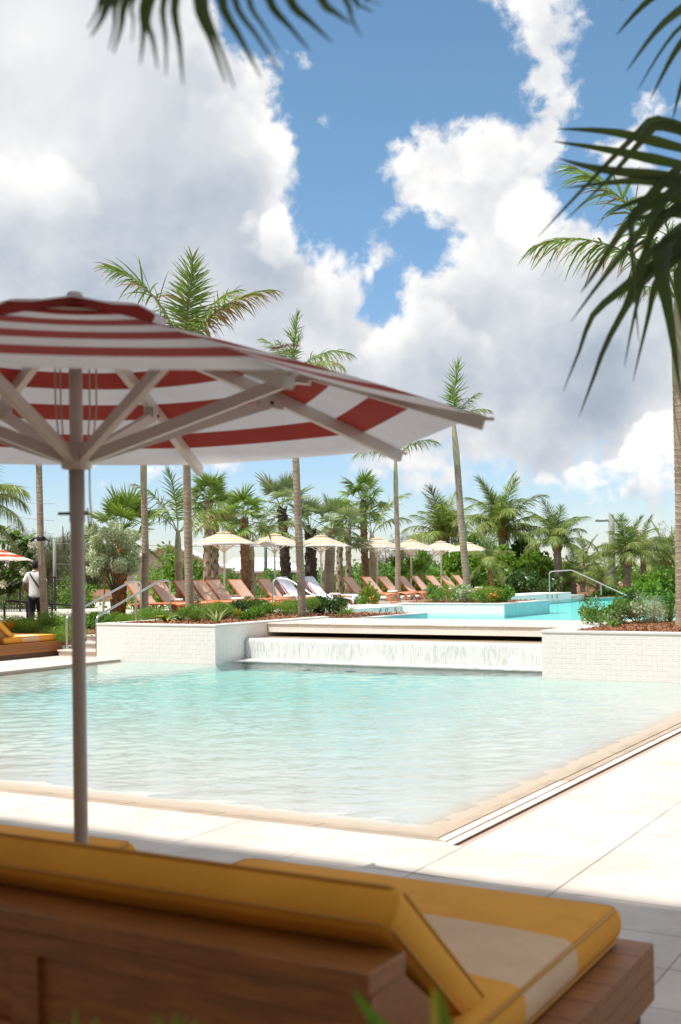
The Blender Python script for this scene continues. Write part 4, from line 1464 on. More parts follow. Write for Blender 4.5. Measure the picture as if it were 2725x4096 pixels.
for px, v, ds in ((953, -16.2, 'largest, at the foot of the first shaded lounger'), (1158, -16.4, 'beside the towelled lounger at the pool handrail'), (1341, -16.4, 'beside the second towelled lounger'), (1571, -16.5, 'under the foot of the lounger past the flowers'),
                  (1705, -16.5, 'above the no diving sign'), (1814, -16.5, 'behind the bushy island planter'), (1917, -16.5, 'past the leaning palm on the island'), (706, -17.3, 'low behind the palm of the white planter'), (941, -18.6, 'white topped, behind the sunlit lounger'), (866, -18.4, 'white topped, behind the first shaded lounger')):
    u_ = u_for(px, v, 2400)
    drum('woven drum table with white bands, ' + ds, uv(u_, v, 0.54))

# ================================================================== person by the fence
def skin_obj(name, joints, edges, mat, parent, sub=2):
    me = bpy.data.meshes.new(name)
    me.from_pydata([j[0] for j in joints], edges, [])
    o = bpy.data.objects.new(name, me)
    COL.objects.link(o)
    o.parent = parent
    sk = o.modifiers.new('skin', 'SKIN')
    for i, j in enumerate(joints):
        rr = j[1] if isinstance(j[1], tuple) else (j[1], j[1])
        me.skin_vertices[0].data[i].radius = rr
        me.skin_vertices[0].data[i].use_root = (i == 0)
    sk.use_smooth_shade = True
    ss = o.modifiers.new('sub', 'SUBSURF'); ss.levels = sub; ss.render_levels = sub
    me.materials.append(mat)
    return o

PY = 29.0
ph = at(143, 2243, PY)
pz = ph.z - 1.76
person = thing('person', 'person in white polo shirt and black trousers walking away beside the leaning palm trunk', 'person', (ph.x - 0.02, PY, pz), R(4))
J = [((0, 0, 0.98), (0.14, 0.10)), ((0, 0.01, 1.16), (0.135, 0.095)), ((0, 0.02, 1.36), (0.155, 0.105)), ((0, 0.01, 1.48), (0.075, 0.07)), ((0, 0.02, 1.56), 0.055), ((0, 0.045, 1.66), (0.078, 0.092)), ((0, 0.04, 1.735), (0.06, 0.072)),
     ((-0.19, 0.01, 1.42), 0.058), ((-0.27, -0.02, 1.15), 0.044), ((-0.20, 0.16, 0.98), 0.034), ((-0.13, 0.24, 0.98), (0.036, 0.02)),
     ((0.19, 0.01, 1.42), 0.058), ((0.27, -0.02, 1.15), 0.044), ((0.20, 0.16, 0.98), 0.034), ((0.13, 0.24, 0.98), (0.036, 0.02)),
     ((-0.09, 0, 0.90), 0.088), ((-0.10, 0.05, 0.50), 0.056), ((-0.10, -0.06, 0.10), 0.040), ((-0.105, 0.08, 0.04), 0.038),
     ((0.09, 0, 0.90), 0.088), ((0.10, 0.10, 0.52), 0.056), ((0.10, 0.16, 0.10), 0.040), ((0.105, 0.30, 0.04), 0.038)]
E = [(0, 1), (1, 2), (2, 3), (3, 4), (4, 5), (5, 6), (2, 7), (7, 8), (8, 9), (9, 10), (2, 11), (11, 12), (12, 13), (13, 14), (0, 15), (15, 16), (16, 17), (17, 18), (0, 19), (19, 20), (20, 21), (21, 22)]
for sgn, wrist in ((-1, 10), (1, 14)):
    base = Vector(J[wrist][0])
    for k in range(4):
        J.append(((base.x - sgn * (0.04 + 0.0), base.y + 0.02, base.z + 0.03 - 0.02 * k), 0.009)); a = len(J) - 1
        ln = (0.05, 0.056, 0.052, 0.04)[k]
        J.append(((base.x - sgn * (0.04 + ln), base.y + 0.01, base.z + 0.028 - 0.02 * k), 0.008)); E += [(wrist, a), (a, a + 1)]
    J.append(((base.x - sgn * 0.01, base.y + 0.02, base.z + 0.055), 0.010)); a = len(J) - 1
    J.append(((base.x - sgn * 0.04, base.y + 0.03, base.z + 0.075), 0.009)); E += [(wrist, a), (a, a + 1)]
skin_obj('body', J, E, M['skin'], person)
S = [((0, 0, 0.80), (0.178, 0.132)), ((0, 0, 0.93), (0.172, 0.128)), ((0, 0.01, 1.10), (0.168, 0.122)), ((0, 0.02, 1.28), (0.182, 0.13)), ((0, 0.015, 1.42), (0.13, 0.10)), ((0, 0.012, 1.50), (0.066, 0.066)),
     ((-0.17, 0.01, 1.415), 0.075), ((-0.255, -0.012, 1.20), 0.078), ((0.17, 0.01, 1.415), 0.075), ((0.255, -0.012, 1.20), 0.078)]
skin_obj('shirt', S, [(0, 1), (1, 2), (2, 3), (3, 4), (4, 5), (4, 6), (6, 7), (4, 8), (8, 9)], M['shirt'], person)
Tj = [((0, 0, 0.95), (0.155, 0.115)), ((-0.09, 0, 0.84), 0.108), ((-0.10, 0.05, 0.50), 0.084), ((-0.10, -0.05, 0.10), 0.078), ((0.09, 0, 0.84), 0.108), ((0.10, 0.10, 0.52), 0.084), ((0.10, 0.16, 0.10), 0.078)]
skin_obj('trousers', Tj, [(0, 1), (1, 2), (2, 3), (0, 4), (4, 5), (5, 6)], M['trousers'], person)
b = MB(); b.lathe([(0.0, 0.118), (0.05, 0.108), (0.083, 0.07), (0.096, 0.01), (0.093, -0.05), (0.075, -0.09)], 18)
b.build('hair', M['hair'], person, loc=(0, 0.035, 1.665), scale=(0.92, 1.1, 1.0))
b = MB()
for s in (-1, 1):
    b.lathe([(0.0, -0.03), (0.018, -0.02), (0.02, 0.0), (0.014, 0.02), (0, 0.03)], 8, c=(s * 0.088, 0.04, 1.645))
b.build('ears', M['skin'], person)
b = MB(); b.tube([(-0.12, -0.085, 1.46), (0.0, -0.128, 1.28), (0.15, -0.11, 1.06), (0.17, 0.0, 1.0)], 0.016, 8); b.build('bag_strap', M['trousers'], person)
for s, y0, z0 in ((-1, -0.05, 0.0), (1, 0.18, 0.0)):
    b = MB(); b.box(s * 0.10 - 0.05, s * 0.10 + 0.05, y0 - 0.08, y0 + 0.20, z0, z0 + 0.09, bev=0.03); b.build('shoe', M['trousers'], person)
b = MB(); b.lathe([(0.068, 0.0), (0.075, 0.03), (0.066, 0.045)], 16, c=(0, 0.015, 1.485)); b.build('collar', M['shirt'], person)

# ================================================================== fence and ramp rails at the back
fl, fr_ = at(-60, 2420, 37.0), at(222, 2412, 37.0)
fb = 0.42
fence = thing('fence', 'dark metal railing fence with upright bars behind the person', 'fence', (fl.x, fl.y, 0.30))
ftop = at(222, 2309, 37.0).z - 0.30
L_ = fr_.x - fl.x
b = MB(); b.beam((0, 0, ftop), (L_, 0, ftop), 0.05, 0.05); b.build('top_rail', M['dark_metal'], fence)
b = MB(); b.beam((0, 0, 0.12), (L_, 0, 0.12), 0.04, 0.04); b.build('bottom_rail', M['dark_metal'], fence)
nb = 44
for k in range(nb):
    x = L_ * (k + 0.5) / nb
    b = MB(); b.beam((x, 0, 0.142), (x, 0, ftop - 0.026), 0.022, 0.022); b.build('bar', M['dark_metal'], fence)
for x in (0, L_ * .5, L_):
    b = MB(); b.beam((x, 0.01, 0.0), (x, 0.01, ftop + 0.03), 0.05, 0.05); b.build('post', M['dark_metal'], fence)
pa = at(18, 2404, 30.5); pb = at(300, 2424, 33.5)
handrail('dark metal ramp handrail with square posts in front of the fence', [Vector((pa.x, pa.y, 0.32)), pa, at(109, 2408, 31.5), pb], [(Vector((at(109, 2408, 31.5).x, 31.5, 0.3)), at(109, 2408, 31.5)), (Vector((at(208, 2416, 32.5).x, 32.5, 0.3)), at(208, 2416, 32.5))], r=0.03, mat='dark_metal')
mb = MB()
c0, c1 = at(-200, 2430, 33), at(330, 2430, 35)
mb.box(c0.x, c1.x, 33.2, 36.0, 0.25, 0.42)
mb.build('ramp', M['white_render'], kind='structure', label='pale ramp in front of the fence')

# ================================================================== houses and utility poles far behind
h1 = at(625, 2340, 78.0)
hs = thing('house', 'beige gabled house seen between palms above the steps', 'house', (h1.x, 78, 0.3))
gx = 2.9
b = MB()
b.box(-gx, gx + 1.5, 0, 6, 0.0, 1.9); b.add([(-gx, 0, 1.9), (gx + 1.5, 0, 1.9), (0.9, 0, 3.3)], [(0, 1, 2)])
b.build('wall', M['house_beige'], hs)
b = MB()
for s, e in (((-gx - 0.3, 1.75), (0.9, 3.42)), ((gx + 1.8, 1.75), (0.9, 3.42))):
    b.add([(s[0], -0.3, s[1]), (e[0], -0.3, e[1]), (e[0], 6.3, e[1]), (s[0], 6.3, s[1]), (s[0], -0.3, s[1] - .12), (e[0], -0.3, e[1] - .12), (e[0], 6.3, e[1] - .12), (s[0], 6.3, s[1] - .12)], [(0, 1, 2, 3), (7, 6, 5, 4), (0, 4, 5, 1), (2, 6, 7, 3), (0, 3, 7, 4)])
b.build('roof', M['roof_white'], hs)
for x in (1.2, 3.0):
    b = MB(); b.box(x, x + 0.8, -0.04, 0.02, 0.7, 1.6); wn_ = b.build('window', M['glass_dark'], hs)
    b = MB(); b.box(x - .08, x + 0.88, -0.06, -0.041, 0.62, 0.70); b.build('sill', M['roof_white'], wn_)
h2l, h2r = at(855, 2300, 88.0), at(1200, 2300, 88.0)
hs = thing('house', 'long low house with a broad white roof behind the yellow parasols', 'house', (h2l.x, 88, 0.2))
Wl = h2r.x - h2l.x
zt = at(1000, 2228, 88).z - 0.2; ze = at(1000, 2282, 88).z - 0.2
b = MB(); b.box(0.3, Wl - 0.3, 0.6, 7, 0, ze + 0.1); b.build('wall', M['house_beige'], hs)
b = MB()
b.add([(0, 0, ze), (Wl, 0, ze), (Wl - 1.2, 4, zt), (1.2, 4, zt), (0, 8, ze), (Wl, 8, ze), (0, 0, ze - .15), (Wl, 0, ze - .15)], [(0, 1, 2, 3), (3, 2, 5, 4), (0, 3, 4), (1, 5, 2), (0, 6, 7, 1)])
b.build('roof', M['roof_white'], hs)
for k in range(4):
    b = MB(); b.box(0.8 + 1.5 * k, 1.6 + 1.5 * k, 0.55, 0.62, ze - 0.8, ze - 0.25); b.build('window', M['glass_dark'], hs)

def upole(label, top, base_z, r, mat='pole_wood', arms=True, transformer=False):
    t = thing('utility_pole', label, 'utility pole', (top.x, top.y, base_z))
    h = top.z - base_z
    b = MB(); b.lathe([(r * 1.15, 0), (r, h * .5), (r * .85, h), (0, h)], 12); b.build('pole', M[mat], t)
    if arms:
        b = MB(); b.beam((-0.9, 0, h - 0.35), (0.9, 0, h - 0.35), 0.09, 0.11); b.build('crossarm', M[mat], t)
        for x in (-0.8, -0.3, 0.5, 0.8):
            b = MB(); b.lathe([(0.03, 0), (0.05, 0.05), (0.03, 0.1), (0.0, 0.14)], 8, c=(x, 0, h - 0.3)); b.build('insulator', M['band_white'], t)
    if transformer:
        b = MB(); b.lathe([(0.0, -0.45), (0.2, -0.44), (0.22, 0.3), (0.1, 0.36), (0, 0.37)], 12, c=(-0.36, 0, h - 1.9)); b.build('transformer', M['pole_wood'], t)
    return t
pA = at(218, 2166, 62.0); pB = at(2446, 2058, 66.0)
upole('grey utility pole with wires behind the fence', pA, 0.0, 0.10, arms=False)
upole('thick utility pole with crossarm and transformer among the coconut palms', pB, -0.2, 0.19, transformer=True)
upole('slim green lamp post rising behind the yellow parasols', at(1062, 2125, 70.0), 0.2, 0.10, mat='pole_green', arms=False)
def wires(label, a, b_, n=1, dzs=(0,), sag=0.35):
    t = thing('power_line', label, 'power line', a)
    for dz_ in dzs:
        pts_ = []
        for k in range(25):
            f = k / 24
            p = a.lerp(b_, f) - a
            p.z += dz_ - sag * 4 * f * (1 - f)
            pts_.append(p)
        b = MB(); b.tube(pts_, 0.016, 5); b.build('wire', M['wire'], t)
wires('power lines from the grey pole across to the garden palms', pA, at(1900, 2160, 120), dzs=(-0.1, -1.2, -2.0, -2.35))
wires('power lines from the grey pole leaving past the plumeria', at(-200, 1940, 90), pA + Vector((0, 0, 2.0)), dzs=(0, -0.9, -1.6))
wires('power lines running to the thick utility pole', at(1750, 2262, 64), pB + Vector((0, 0, -1.9)), dzs=(0, -0.75))
# ================================================================== plant materials
leafmat('frond_green', (0.136, 0.227, 0.040), (0.254, 0.354, 0.082), 0.35, 0.4)
leafmat('frond_bright', (0.143, 0.231, 0.033), (0.209, 0.286, 0.066), 0.4, 0.4)
leafmat('frond_coco', (0.140, 0.235, 0.038), (0.317, 0.374, 0.103), 0.35, 0.35)
leafmat('frond_brown', (0.26, 0.135, 0.06), (0.40, 0.25, 0.13), 0.2, 0.7)
leafmat('frond_grey', (0.179, 0.241, 0.117), (0.290, 0.345, 0.193), 0.3, 0.5)
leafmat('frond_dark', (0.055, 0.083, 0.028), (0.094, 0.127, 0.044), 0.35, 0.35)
leafmat('leaf_bright', (0.110, 0.242, 0.022), (0.220, 0.363, 0.055), 0.4, 0.4)
leafmat('leaf_mid', (0.099, 0.215, 0.036), (0.197, 0.340, 0.072), 0.35, 0.4)
leafmat('leaf_dark', (0.050, 0.109, 0.031), (0.109, 0.185, 0.050), 0.3, 0.35)
leafmat('leaf_fern', (0.147, 0.282, 0.035), (0.264, 0.411, 0.074), 0.4, 0.5)
leafmat('leaf_silver', (0.390, 0.455, 0.309), (0.650, 0.699, 0.536), 0.25, 0.6)
leafmat('leaf_casuarina', (0.110, 0.127, 0.061), (0.187, 0.204, 0.110), 0.25, 0.7)
leafmat('leaf_grape', (0.108, 0.202, 0.028), (0.215, 0.342, 0.051), 0.35, 0.35)
leafmat('leaf_stripe', (0.30, 0.36, 0.13), (0.42, 0.45, 0.20), 0.35, 0.4)
leafmat('leaf_orange', (0.65, 0.24, 0.02), (0.80, 0.38, 0.05), 0.35, 0.5)
leafmat('leaf_yellow', (0.60, 0.42, 0.06), (0.35, 0.38, 0.05), 0.35, 0.5)
leafmat('petal_white', (0.78, 0.76, 0.66), (0.82, 0.81, 0.76), 0.3, 0.6)
def ringbark(name, c1, c2, cline, cdark):
    mt = bpy.data.materials.new(name); mt.use_nodes = True
    T = NT(mt.node_tree)
    o_ = T.n('ShaderNodeOutputMaterial')
    tc = T.n('ShaderNodeTexCoord').outputs['Object']
    z = T.xyz(tc)[2]
    warp_ = T.m('ADD', T.m('MULTIPLY', T.m('SUBTRACT', T.noise(tc, 7.0, 3.0, 0.6).outputs[0], 0.5), 0.09), T.m('MULTIPLY', T.noise(tc, 1.1, 2.0, 0.5).outputs[0], 0.45))
    ph = T.m('FRACT', T.m('MULTIPLY', T.m('ADD', z, warp_), 9.5))
    line = T.smooth(T.m('ABSOLUTE', T.m('SUBTRACT', ph, 0.5)), 0.0, 0.13, 1.0, 0.0)
    edge_ = T.smooth(T.m('ABSOLUTE', T.m('SUBTRACT', ph, 0.34)), 0.0, 0.10, 0.8, 0.0)
    n1 = T.noise(T.n('ShaderNodeMapping', ins={'Vector': tc, 'Scale': (1, 1, 0.35)}).outputs[0], 9.0, 5.0, 0.65).outputs[0]
    n2 = T.noise(tc, 1.4, 2.0, 0.5).outputs[0]
    c = T.mix(T.smooth(n1, 0.35, 0.65), c1, c2)
    c = T.mix(T.m('MULTIPLY', T.smooth(n2, 0.45, 0.68), 0.6), c, cdark)
    c = T.mix(T.m('MULTIPLY', edge_, 0.4), c, cdark)
    c = T.mix(T.m('MULTIPLY', T.m('MULTIPLY', line, 0.55), T.smooth(n1, 0.35, 0.6)), c, cline)
    h = T.m('ADD', T.m('MULTIPLY', line, 0.7), T.m('MULTIPLY', n1, 0.8))
    bp = T.n('ShaderNodeBump', ins={'Strength': 0.6, 'Distance': 0.012, 'Height': h}).outputs[0]
    bs_ = T.n('ShaderNodeBsdfPrincipled', ins={'Base Color': c, 'Roughness': 0.9, 'Normal': bp})
    T.t.links.new(bs_.outputs[0], o_.inputs[0])
    MATS[name] = mt
ringbark('bark_ring', (0.40, 0.32, 0.24), (0.30, 0.22, 0.155), (0.52, 0.46, 0.37), (0.19, 0.115, 0.075))
pmat('bark_pale', (0.40, 0.34, 0.25), 0.85, var=0.2, vscale=4, bump=0.4, bscale=22, color2=(0.28, 0.20, 0.13))
pmat('shaft_green', (0.30, 0.31, 0.17), 0.5, var=0.2, vscale=3, stretch=(1, 1, 0.2), color2=(0.42, 0.36, 0.24))
pmat('bark_fiber', (0.22, 0.12, 0.06), 0.95, var=0.4, vscale=9, bump=0.8, bscale=30)
pmat('bark_dark', (0.07, 0.05, 0.038), 0.95, var=0.4, vscale=8, bump=0.8, bscale=26)
pmat('bark_orange', (0.42, 0.18, 0.05), 0.9, var=0.35, vscale=6, bump=0.6, bscale=26)
pmat('twig', (0.17, 0.12, 0.08), 0.9, var=0.3, vscale=6)
pmat('rachis', (0.19, 0.21, 0.07), 0.5, var=0.2)
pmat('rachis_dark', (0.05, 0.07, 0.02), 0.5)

# ================================================================== generators
def strips(base, dirs, lens, wid, wvec, droop, segs=3, tipw=0.12, profile=None):
    """many tapering strips; arrays (n,3). returns V, F"""
    n = len(base)
    V = np.zeros((n, segs + 1, 2, 3))
    p = base.copy()
    d = dirs / np.linalg.norm(dirs, axis=1, keepdims=True)
    for k in range(segs + 1):
        f = k / segs
        w = (0.55 + 0.45 * min(1, f * 3)) * (1 - f) ** 0.7 + tipw * f if profile is None else profile[k]
        V[:, k, 0] = p - wvec * (wid * w)[:, None]
        V[:, k, 1] = p + wvec * (wid * w)[:, None]
        d = d + np.array([0, 0, -1.0]) * droop[:, None] / segs
        d /= np.linalg.norm(d, axis=1, keepdims=True)
        p = p + d * (lens / segs)[:, None]
    idx = np.arange(n * (segs + 1) * 2).reshape(n, segs + 1, 2)
    F = np.stack([idx[:, :-1, 0], idx[:, :-1, 1], idx[:, 1:, 1], idx[:, 1:, 0]], axis=-1).reshape(-1, 4)
    return V.reshape(-1, 3), F

def feather(L, elev, droop, n, leaf, width, seed, mats, brown=0.08, tipbrown=0.1, plumose=0.5, hang=0.5, start=0.2, name='frond', cut=1.0, sidebrown=0):
    r_ = np.random.default_rng(seed)
    ns = 24
    s = np.linspace(0, 1, ns + 1)
    ang = np.radians(elev) - np.radians(droop) * s ** 1.4
    dx_, dz_ = np.cos(ang), np.sin(ang)
    X = np.concatenate([[0], np.cumsum((dx_[1:] + dx_[:-1]) / 2)]) * L / ns
    Z = np.concatenate([[0], np.cumsum((dz_[1:] + dz_[:-1]) / 2)]) * L / ns
    side_wob = np.cumsum(r_.normal(0, 0.004, ns + 1)) * L
    st = np.repeat(np.linspace(start, cut, n), 2)
    sd_ = np.tile([-1.0, 1.0], n)
    st = np.clip(st + r_.normal(0, 0.3 / n, 2 * n), 0, 1)
    bx = np.interp(st, s, X); bz = np.interp(st, s, Z); by = np.interp(st, s, side_wob)
    a = np.interp(st, s, ang)
    T_ = np.stack([np.cos(a), np.zeros_like(a), np.sin(a)], 1)
    N_ = np.stack([-np.sin(a), np.zeros_like(a), np.cos(a)], 1)
    phi = np.radians(np.interp(st, [start, 0.6, 1], [68, 52, 18])) + r_.normal(0, 0.10, 2 * n)
    lift = r_.normal(0.12, plumose, 2 * n)
    d = T_ * np.cos(phi)[:, None] + np.array([0, 1.0, 0]) * (np.sin(phi) * sd_)[:, None] + N_ * (np.sin(phi) * lift)[:, None]
    ln = leaf * np.interp(st, [start, start + 0.12, 0.45, 0.8, 1.0], [0.55, 0.85, 1.0, 0.75, 0.42]) * r_.uniform(0.75, 1.1, 2 * n)
    wv = T_ + N_ * r_.normal(0, 0.35, 2 * n)[:, None]
    wv = wv - d * (np.sum(wv * d, 1) / np.sum(d * d, 1))[:, None]
    wv /= np.linalg.norm(wv, axis=1, keepdims=True)
    B = np.stack([bx, by, bz], 1)
    wd = width * np.interp(st, [start, 0.5, 1], [0.8, 1.0, 0.6]) * r_.uniform(0.8, 1.2, 2 * n)
    V, F = strips(B, d, ln, wd, wv, hang * r_.uniform(0.5, 1.6, 2 * n), 3)
    mi = np.zeros((2 * n, 3), int)
    isb = r_.random(2 * n) < brown
    if sidebrown:
        isb |= (sd_ > 0) & (r_.random(2 * n) < sidebrown) & (st > 0.35)
    mi[isb] = 1
    mi[r_.random(2 * n) < tipbrown, 2] = 1
    mi = mi.ravel()
    # rachis tube
    b = MB()
    b.tube([(x, y, z) for x, y, z in zip(X[::2], side_wob[::2], Z[::2])], [max(0.006, 0.022 * L / 2.2 * (1 - 0.9 * q)) for q in s[::2]], 5, cap=False)
    rv = np.array([list(q) for q in b.v]); rf = np.array(b.f)
    V = np.concatenate([V, rv]); F = np.concatenate([F, rf + (len(V) - len(rv))])
    mi = np.concatenate([mi, np.full(len(rf), 2)])
    return np_mesh(name, V, F, mats, mi=mi)

def fan_leaf(Lp, rad, nseg, span, seed, mats, tipdroop=0.5, fold=0.25, name='frond', browntip=0.15):
    r_ = np.random.default_rng(seed)
    th = np.radians(np.linspace(-span / 2, span / 2, nseg))
    c = np.array([Lp, 0, 0.0])
    base = np.repeat(c[None], nseg, 0)
    d = np.stack([np.cos(th), np.sin(th), fold * (np.abs(np.sin(th))) - 0.05], 1)
    ln = rad * (0.82 + 0.18 * np.cos(th)) * r_.uniform(0.88, 1.05, nseg)
    dn = d / np.linalg.norm(d, axis=1, keepdims=True)
    wv = np.stack([-np.sin(th), np.cos(th), np.zeros_like(th)], 1)
    tw = r_.normal(0, 0.25, nseg)
    wv = wv + np.array([0, 0, 1.0]) * (0.45 * np.where(np.arange(nseg) % 2, 1, -1) + tw)[:, None]
    wv /= np.linalg.norm(wv, axis=1, keepdims=True)
    halfw = np.full(nseg, math.radians(span) / nseg * rad * 0.5)
    # strips with fan profile: width grows to mid then tapers
    V, F = strips(base, d, ln, halfw, wv, tipdroop * r_.uniform(0.4, 1.5, nseg), 4, profile=[0.05, 0.40, 0.62, 0.38, 0.03])
    mi = np.zeros((nseg, 4), int)
    mi[r_.random(nseg) < browntip, 3] = 1
    b = MB(); b.tube([(0, 0, 0), (Lp * .5, 0, 0.03 * Lp), (Lp, 0, 0.0)], [0.014, 0.010, 0.007], 5, cap=False)
    rv = np.array([list(q) for q in b.v]); rf = np.array(b.f)
    o = len(V)
    V = np.concatenate([V, rv]); F = np.concatenate([F, rf + o])
    mi = np.concatenate([mi.ravel(), np.full(len(rf), 2)])
    return np_mesh(name, V, F, mats, mi=mi)

G3 = [M['frond_green'], M['frond_brown'], M['rachis']]
B3 = [M['frond_bright'], M['frond_brown'], M['rachis']]
C3 = [M['frond_coco'], M['frond_brown'], M['rachis']]
S3 = [M['frond_grey'], M['frond_brown'], M['rachis']]

def trunk(parent, pts_, rs, mat, ring=0.0, step=0.05, boots=0, bootmat=None, seed=0, name='trunk', n=14):
    """pts in parent space; ring scars as small steps"""
    r_ = random.Random(seed)
    P_ = [Vector(p) for p in pts_]
    seglen = sum((P_[i + 1] - P_[i]).length for i in range(len(P_) - 1))
    m_ = max(6, int(seglen / step))
    path, rad = [], []
    acc = [0]
    for i in range(len(P_) - 1):
        acc.append(acc[-1] + (P_[i + 1] - P_[i]).length)
    nextring = 0
    for k in range(m_ + 1):
        s = seglen * k / m_
        i = max(j for j in range(len(P_) - 1) if acc[j] <= s + 1e-9)
        f = (s - acc[i]) / max(1e-6, acc[i + 1] - acc[i])
        p = P_[i].lerp(P_[i + 1], f)
        r = rs[i] + (rs[i + 1] - rs[i]) * f
        path.append(p)
        rr = r
        if ring:
            rr = r * (1 + ring * (1 if (k % 3) == 0 else r_.uniform(-0.45, 0.1)))
        rad.append(rr)
    b = MB(); b.tube(path, rad, n, smooth=True)
    o = b.build(name, mat, parent)
    if boots:
        b = MB()
        for k in range(boots):
            f = k / boots
            s = seglen * (0.0 + f)
            i = max(j for j in range(len(P_) - 1) if acc[j] <= s + 1e-9)
            ff = (s - acc[i]) / max(1e-6, acc[i + 1] - acc[i])
            p = P_[i].lerp(P_[i + 1], ff)
            r = rs[i] + (rs[i + 1] - rs[i]) * ff
            a = k * 2.399
            d = Vector((math.cos(a), math.sin(a), 0)); t_ = Vector((-d.y, d.x, 0))
            w, h = r * 0.55, r * r_.uniform(0.9, 1.6)
            q0 = p + d * r * 0.9
            vs = [q0 - t_ * w, q0 + t_ * w, q0 + d * r * 0.35 + t_ * w * 0.5 + Vector((0, 0, h)), q0 + d * r * 0.35 - t_ * w * 0.5 + Vector((0, 0, h)), q0 + d * r * 0.05 + Vector((0, 0, h * 0.9))]
            b.add(vs, [(0, 1, 2, 3), (2, 1, 4), (0, 3, 4), (3, 2, 4)])
        b.build('leaf_bases', bootmat or mat, o, kind='stuff')
    return o

# ---- variants (shared meshes)
ROY = {e: [feather(1.0, e, dr, 52, 0.35, 0.0115, 100 + e * 3 + k, G3, brown=br, tipbrown=tb, plumose=0.35, hang=hg, start=0.22) for k in range(2)]
       for e, dr, br, tb, hg in ((86, 16, 0.05, 0.15, 0.3), (70, 48, 0.08, 0.4, 0.8), (52, 74, 0.10, 0.55, 1.1), (35, 75, 0.12, 0.55, 1.2), (15, 70, 0.15, 0.6, 1.2))}
ROYB = [feather(1.0, 62, 62, 46, 0.30, 0.012, 400 + k, G3, brown=0.42, tipbrown=0.7, plumose=0.35, hang=0.8, start=0.22, sidebrown=0.85) for k in range(2)]
SPEAR = feather(1.0, 88, 8, 46, 0.34, 0.015, 77, B3, brown=0, tipbrown=0.05, plumose=0.6, hang=0.05, start=0.25)
COC = {e: [feather(1.0, e, dr, 84, 0.34, 0.0085, 200 + e * 3 + k, C3, brown=0.02, tipbrown=0.12, plumose=0.10, hang=hg, start=0.13) for k in range(2)]
       for e, dr, hg in ((84, 30, 0.35), (66, 62, 0.8), (48, 80, 1.0), (28, 82, 1.2), (4, 70, 1.3), (-25, 50, 1.2))}
FANS = [fan_leaf(0.62, 0.55, 34, 235, 300 + k, G3, 0.55 + 0.3 * (k % 3)) for k in range(6)]
FANB = [fan_leaf(0.62, 0.55, 36, 230, 320 + k, B3, 0.35) for k in range(4)]
FANG = [fan_leaf(0.75, 0.60, 34, 220, 340 + k, S3, 0.35) for k in range(4)]

def azel(px_dx, seed):
    pass

def royal_palm(label, base, crown, fronds, r=0.09, size=2.2, shaft=1.0, seed=0, group='tall slender palms'):
    """base, crown world points (crown = top of the crownshaft); fronds = list of (azimuth deg, elev key, scale, kind)"""
    t = thing('palm_tree', label, 'palm tree', base, 0, group)
    top = Vector(crown) - Vector(base)
    shaft_dir = top.normalized()
    sh0 = top - shaft_dir * shaft
    mid = sh0 * 0.5 + Vector((random.uniform(-.04, .04), 0, 0))
    trunk(t, [(0, 0, -0.1), sh0 * 0.04, mid, sh0], [r * 1.35, r * 1.12, r, r * 0.9], M['bark_ring'], ring=0.05, step=0.035, seed=seed)
    trunk(t, [sh0 - shaft_dir * 0.01, sh0 + shaft_dir * shaft * 0.3, sh0 + shaft_dir * shaft * 0.75, top], [r * 0.93, r * 0.98, r * 0.72, r * 0.45], M['shaft_green'], step=0.1, name='crownshaft')
    for i, (az, e, s, kind) in enumerate(fronds):
        if kind == 'spear':
            me = SPEAR
        elif kind == 'brown':
            me = ROYB[i % 2]
        else:
            me = ROY[e][i % 2]
        link('frond', me, t, loc=top - shaft_dir * (0.10 if kind != 'spear' else 0.05), rot=(random.uniform(-.15, .15), 0, R(az)), scale=size * s)
    return t

